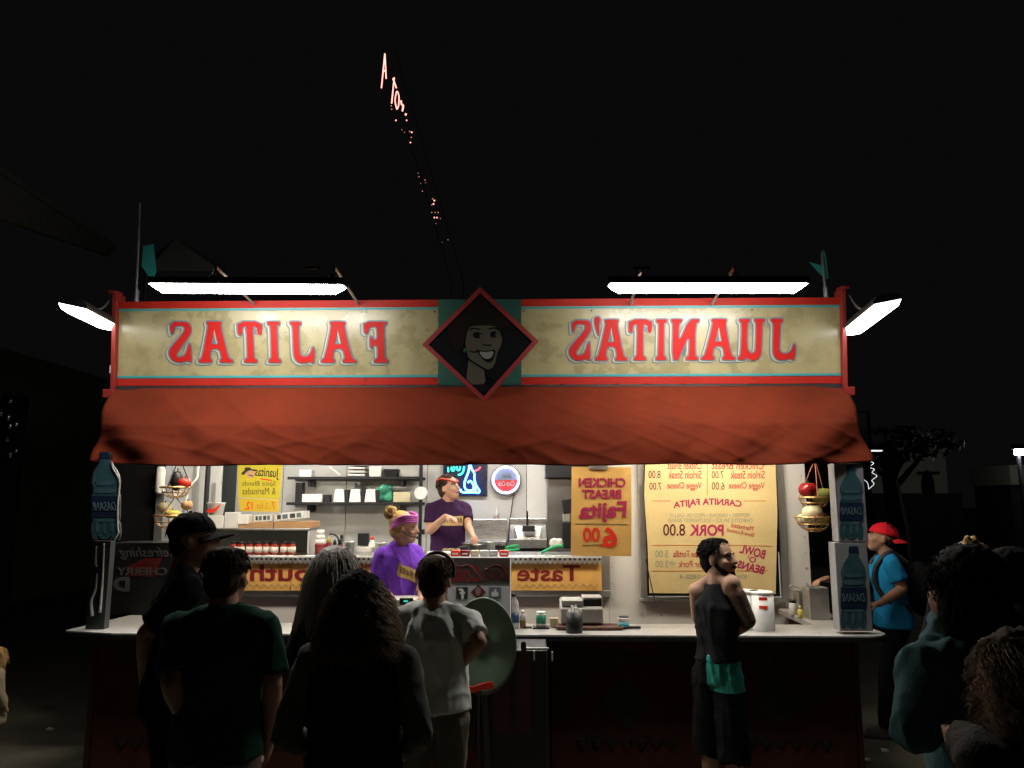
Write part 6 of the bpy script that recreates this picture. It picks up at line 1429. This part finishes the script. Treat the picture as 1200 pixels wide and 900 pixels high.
# pavilion on the left with a wide eave
pv = thing('pavilion', 'dim pavilion with a wide sloping eave at the left', 'building', (-9, 20, 0))
MB().box(-11.0, -10.8, 6, 34, 0, 5.2).build('wall', M['olive_wall'], pv)
a, b = P(-60, 165, 9), P(135, 292, 17)
c, d = P(-60, 235, 9), P(128, 300, 17)
MB().add([a, b, d, c, a + Vector((-.12, .1, .02)), b + Vector((-.12, .1, .02)), d + Vector((-.12, .1, .02)), c + Vector((-.12, .1, .02))], [(0, 1, 2, 3), (4, 7, 6, 5), (0, 4, 5, 1), (1, 5, 6, 2), (2, 6, 7, 3), (3, 7, 4, 0)]).build('eave_board', M['olive_wall'], pv)
a2, b2 = a + Vector((-4, 0, 2.4)), b + Vector((-4, 0, 2.4))
MB().add([a + Vector((0, 0, .02)), b + Vector((0, 0, .02)), b2, a2, a + Vector((0, 0, .12)), b + Vector((0, 0, .12)), b2 + Vector((0, 0, .1)), a2 + Vector((0, 0, .1))], [(0, 1, 2, 3), (4, 7, 6, 5), (0, 4, 5, 1), (1, 5, 6, 2), (2, 6, 7, 3), (3, 7, 4, 0)]).build('roof', M['olive_wall'], pv)
# tent peak behind the sign
tp = thing('tent', 'grey canvas tent peak behind the left lamp', 'tent', P(215, 590, 9))
k_ = P(205, 279, 9); c1, c2, c3, c4 = P(172, 318, 8.6), P(258, 317, 8.6), P(262, 312, 10.4), P(165, 312, 10.4)
tv = [k_, c1, c2, c3, c4]
MB().add(tv, [(0, 1, 2), (0, 2, 3), (0, 3, 4), (0, 4, 1)]).build('canvas_top', M['canvas'], tp)
for q in (c1, c2, c3, c4): MB().tube([Vector((q.x, q.y, 0)), q], .03, 6).build('tent_pole', M['dark_metal'], tp)
# shiny fittings at the left edge
ck = thing('chrome_rack', 'rack of shiny metal fittings catching light at the left frame edge', 'rack', P(8, 590, 8.2))
mb = MB(); mb.box(P(-6, 500, 8.3).x, P(24, 500, 8.3).x, 8.35, 8.4, 0, P(0, 462, 8.3).z); mb.build('board', M['black_matte'], ck)
for i, (x, y, r_) in enumerate(((13, 470, .03), (11, 489, .035), (12, 500, .025), (20, 497, .03), (9, 515, .025), (13, 533, .03), (19, 529, .02), (2, 484, .035))):
    q = P(x, y, 8.25)
    if i % 2: MB().ball(q, (r_ * .7, r_, r_ * 1.4), 10, 8).build('fitting', M['chrome'], ck, True)
    else: MB().lathe(q, [(r_ * .3, -r_), (r_, -r_ * .6), (r_ * .4, .02), (r_ * .5, r_ * 1.3)], 12).build('fitting', M['chrome'], ck, True)

# right background: pale house, tree, lamps, string lights
YH = 26.0
hs_ = thing('pale_house', 'dim pale stucco house with an arched door beyond the right end of the stall', 'building', P(1080, 590, YH))
x0, x1 = P(1020, 560, YH).x, P(1110, 560, YH).x; zt_ = P(1060, 530, YH).z + .15
MB().box(x0, x1, YH, YH + 6, 0, zt_).build('wall', M['pale_stucco'], hs_)
MB().prism([(x0 - .5, zt_ + .01), (x1 + .5, zt_ + .01), ((x0 + x1) / 2, zt_ + .3)], YH - .4, YH + 6.4).build('roof', M['black_matte'], hs_)
dx0, dx1, _, dz1 = R4(1080, 560, 1095, 590, YH)
MB().prism([(dx0, 0), (dx1, 0), (dx1, dz1 - .3)] + [((dx0 + dx1) / 2 + (dx1 - dx0) / 2 * math.cos(rad(a)), dz1 - .3 + .55 * math.sin(rad(a))) for a in range(10, 171, 20)] + [(dx0, dz1 - .3)], YH - .05, YH - .002).build('door', M['black_matte'], hs_)
wx0, wx1, wz0, wz1 = R4(1074, 553, 1096, 556, YH); MB().box(wx0, wx1, YH - .3, YH - .06, wz0, wz1).build('door_hood', M['black_matte'], hs_)
MB().box(P(1018, 560, 24).x, P(1125, 560, 24).x, 24, 24.3, 0, P(1060, 578, 24).z).build('low_wall', M['black_matte'], hs_)
tr = thing('leafy_tree', 'dark leafy tree in front of the pale house', 'tree', (P(1049, 590, 19).x, 19, 0))
bx0 = P(1049, 590, 19).x; mb = MB()
crown = Vector((0, 0, 3.5))
mb.tube([(bx0, 19, 0), (bx0 + .05, 19, 1.4), (bx0 - .08, 19, 2.6), (bx0, 19.1, crown.z)], .26, 9, r1=.14)
for k in range(9):
    a = k * 2.3; mb.tube([(bx0, 19, 2.4 + k * .1), (bx0 + .7 * math.cos(a), 19 + .7 * math.sin(a), 3.15 + k * .03), (bx0 + 1.2 * math.cos(a), 19 + 1.2 * math.sin(a), 3.3 + k * .05)], .08, 5, r1=.02)
mb.build('trunk', M['bark'], tr)
mb = MB(); rnd = random.Random(9)
for k in range(2200):
    th = rnd.uniform(0, 6.283); u = rnd.uniform(-1, 1); r_ = rnd.uniform(.2, 1) ** .5
    c = Vector((bx0 + 1.5 * r_ * math.sqrt(1 - u * u) * math.cos(th), 19 + 2.1 * r_ * math.sqrt(1 - u * u) * math.sin(th), 3.45 + .42 * r_ * u))
    if noise.noise(c * 1.3) < -.08: continue
    e = Vector((rnd.uniform(-1, 1), rnd.uniform(-1, 1), rnd.uniform(-1, 1))).normalized(); f_ = e.orthogonal().normalized(); s_ = rnd.uniform(.06, .13)
    mb.add([c - e * s_, c + f_ * s_ * .5, c + e * s_, c - f_ * s_ * .5], [(0, 1, 2, 3)])
mb.build('crown', M['leaf'], tr)
q = P(1196, 530, 20); t = thing('flood_lamp', 'bright flood lamp on a mast at the right frame edge', 'lamp', (q.x, 20, 0))
MB().tube([(q.x, 20.1, 0), (q.x, 20.1, q.z)], .05, 6).build('mast', M['dark_metal'], t)
MB().box(q.x - .22, q.x + .35, 19.85, 20.05, q.z + .075, q.z + .2).build('housing', M['dark_metal'], t, bev=.02)
MB().obox(q + Vector((.06, -.05, 0)), Vector((.22, 0, 0)), Vector((0, .06, .0)), Vector((0, 0, .07))).build('lamp_face', M['flood'], t)
q = P(1022, 528, 18); t = thing('strip_lamp', 'small far strip lamp just beyond the right awning corner', 'lamp', q)
MB().box(q.x - .1, q.x + .24, 18, 18.12, q.z - .015, q.z + .01).build('diffuser', M['string'], t); MB().box(q.x - .3, q.x + .26, 18, 18.12, q.z + .022, q.z + .06).build('housing', M['dark_metal'], t)
MB().tube([(q.x, 18.06, q.z + .06), (q.x, 18.06, q.z + .9), (q.x - .6, 18.06, q.z + .9), (q.x - .6, 18.06, 0)], .03, 6).build('bracket_post', M['black_matte'], t)
for i, (pts) in enumerate(([(1021, 541), (1026, 543), (1021, 547), (1025, 550), (1020, 554), (1025, 558), (1021, 563), (1026, 567), (1022, 572)], [(1009, 563), (1011, 573), (1013, 562), (1017, 566), (1016, 573)])):
    mb = MB(); q0 = P(pts[0][0], pts[0][1], 15)
    t = thing('string_lights', ['zigzag of small white lights hanging beside the upper carton', 'low cluster of small white lights at the edge of the upper carton'][i], 'string lights', q0, 'white string lights behind the cartons')
    pp = spline([P(x, y, 15) + Vector((0, .1 * math.sin(k), 0)) for k, (x, y) in enumerate(pts)], 5)
    MB().tube(pp, .004, 5).build('wire', M['string'], t)  # wire glows as well, drawing the lights as one bright line
    for k in range(0, len(pp), 2): mb.ball(pp[k], .009, 6, 4)
    tag(mb.build('bulbs', M['string'], t), kind='stuff')
    MB().tube([pp[0], pp[0] + Vector((0, 0, .9)), Vector((pp[0].x, 15.3, 0))], .02, 5).build('hanging_post', M['black_matte'], t)
wl_ = thing('far_stall', 'dim far stall with pale counter front below the flood lamp', 'stall', P(1195, 590, 22))
x0, x1, z0, z1 = R4(1184, 545, 1260, 568, 22); MB().box(x0, x1, 22, 24, z0, z1).build('fascia', mat('dim olive fascia', (.09, .09, .06), .8), wl_); MB().box(x0 + .1, x1, 22.2, 24, 0, z0 - .01).build('stall_body', M['black_matte'], wl_)
# scattered litter on the ground
for i, (x, y) in enumerate(((58, 857), (1037, 882), (1016, 893))):
    q = G(x, y); mb = MB(); c = Vector((q.x, q.y, .02))
    mb.add([c + Vector((-.03, -.02, 0)), c + Vector((.03, -.015, .006)), c + Vector((.035, .02, 0)), c + Vector((-.025, .022, .012))], [(0, 1, 2, 3)])
    mb.add([c + Vector((-.03, -.02, -.011)), c + Vector((.03, -.015, -.01)), c + Vector((.035, .02, -.011)), c + Vector((-.025, .022, -.01))], [(3, 2, 1, 0)])
    solo(mb.build('paper_scrap', M['paper'], None), ['scrap of white paper on the ground at the left of the counter', 'scrap of paper on the ground by the right counter end', 'second scrap of paper nearer the frame bottom at the right'][i], 'litter', 'paper scraps on the ground')
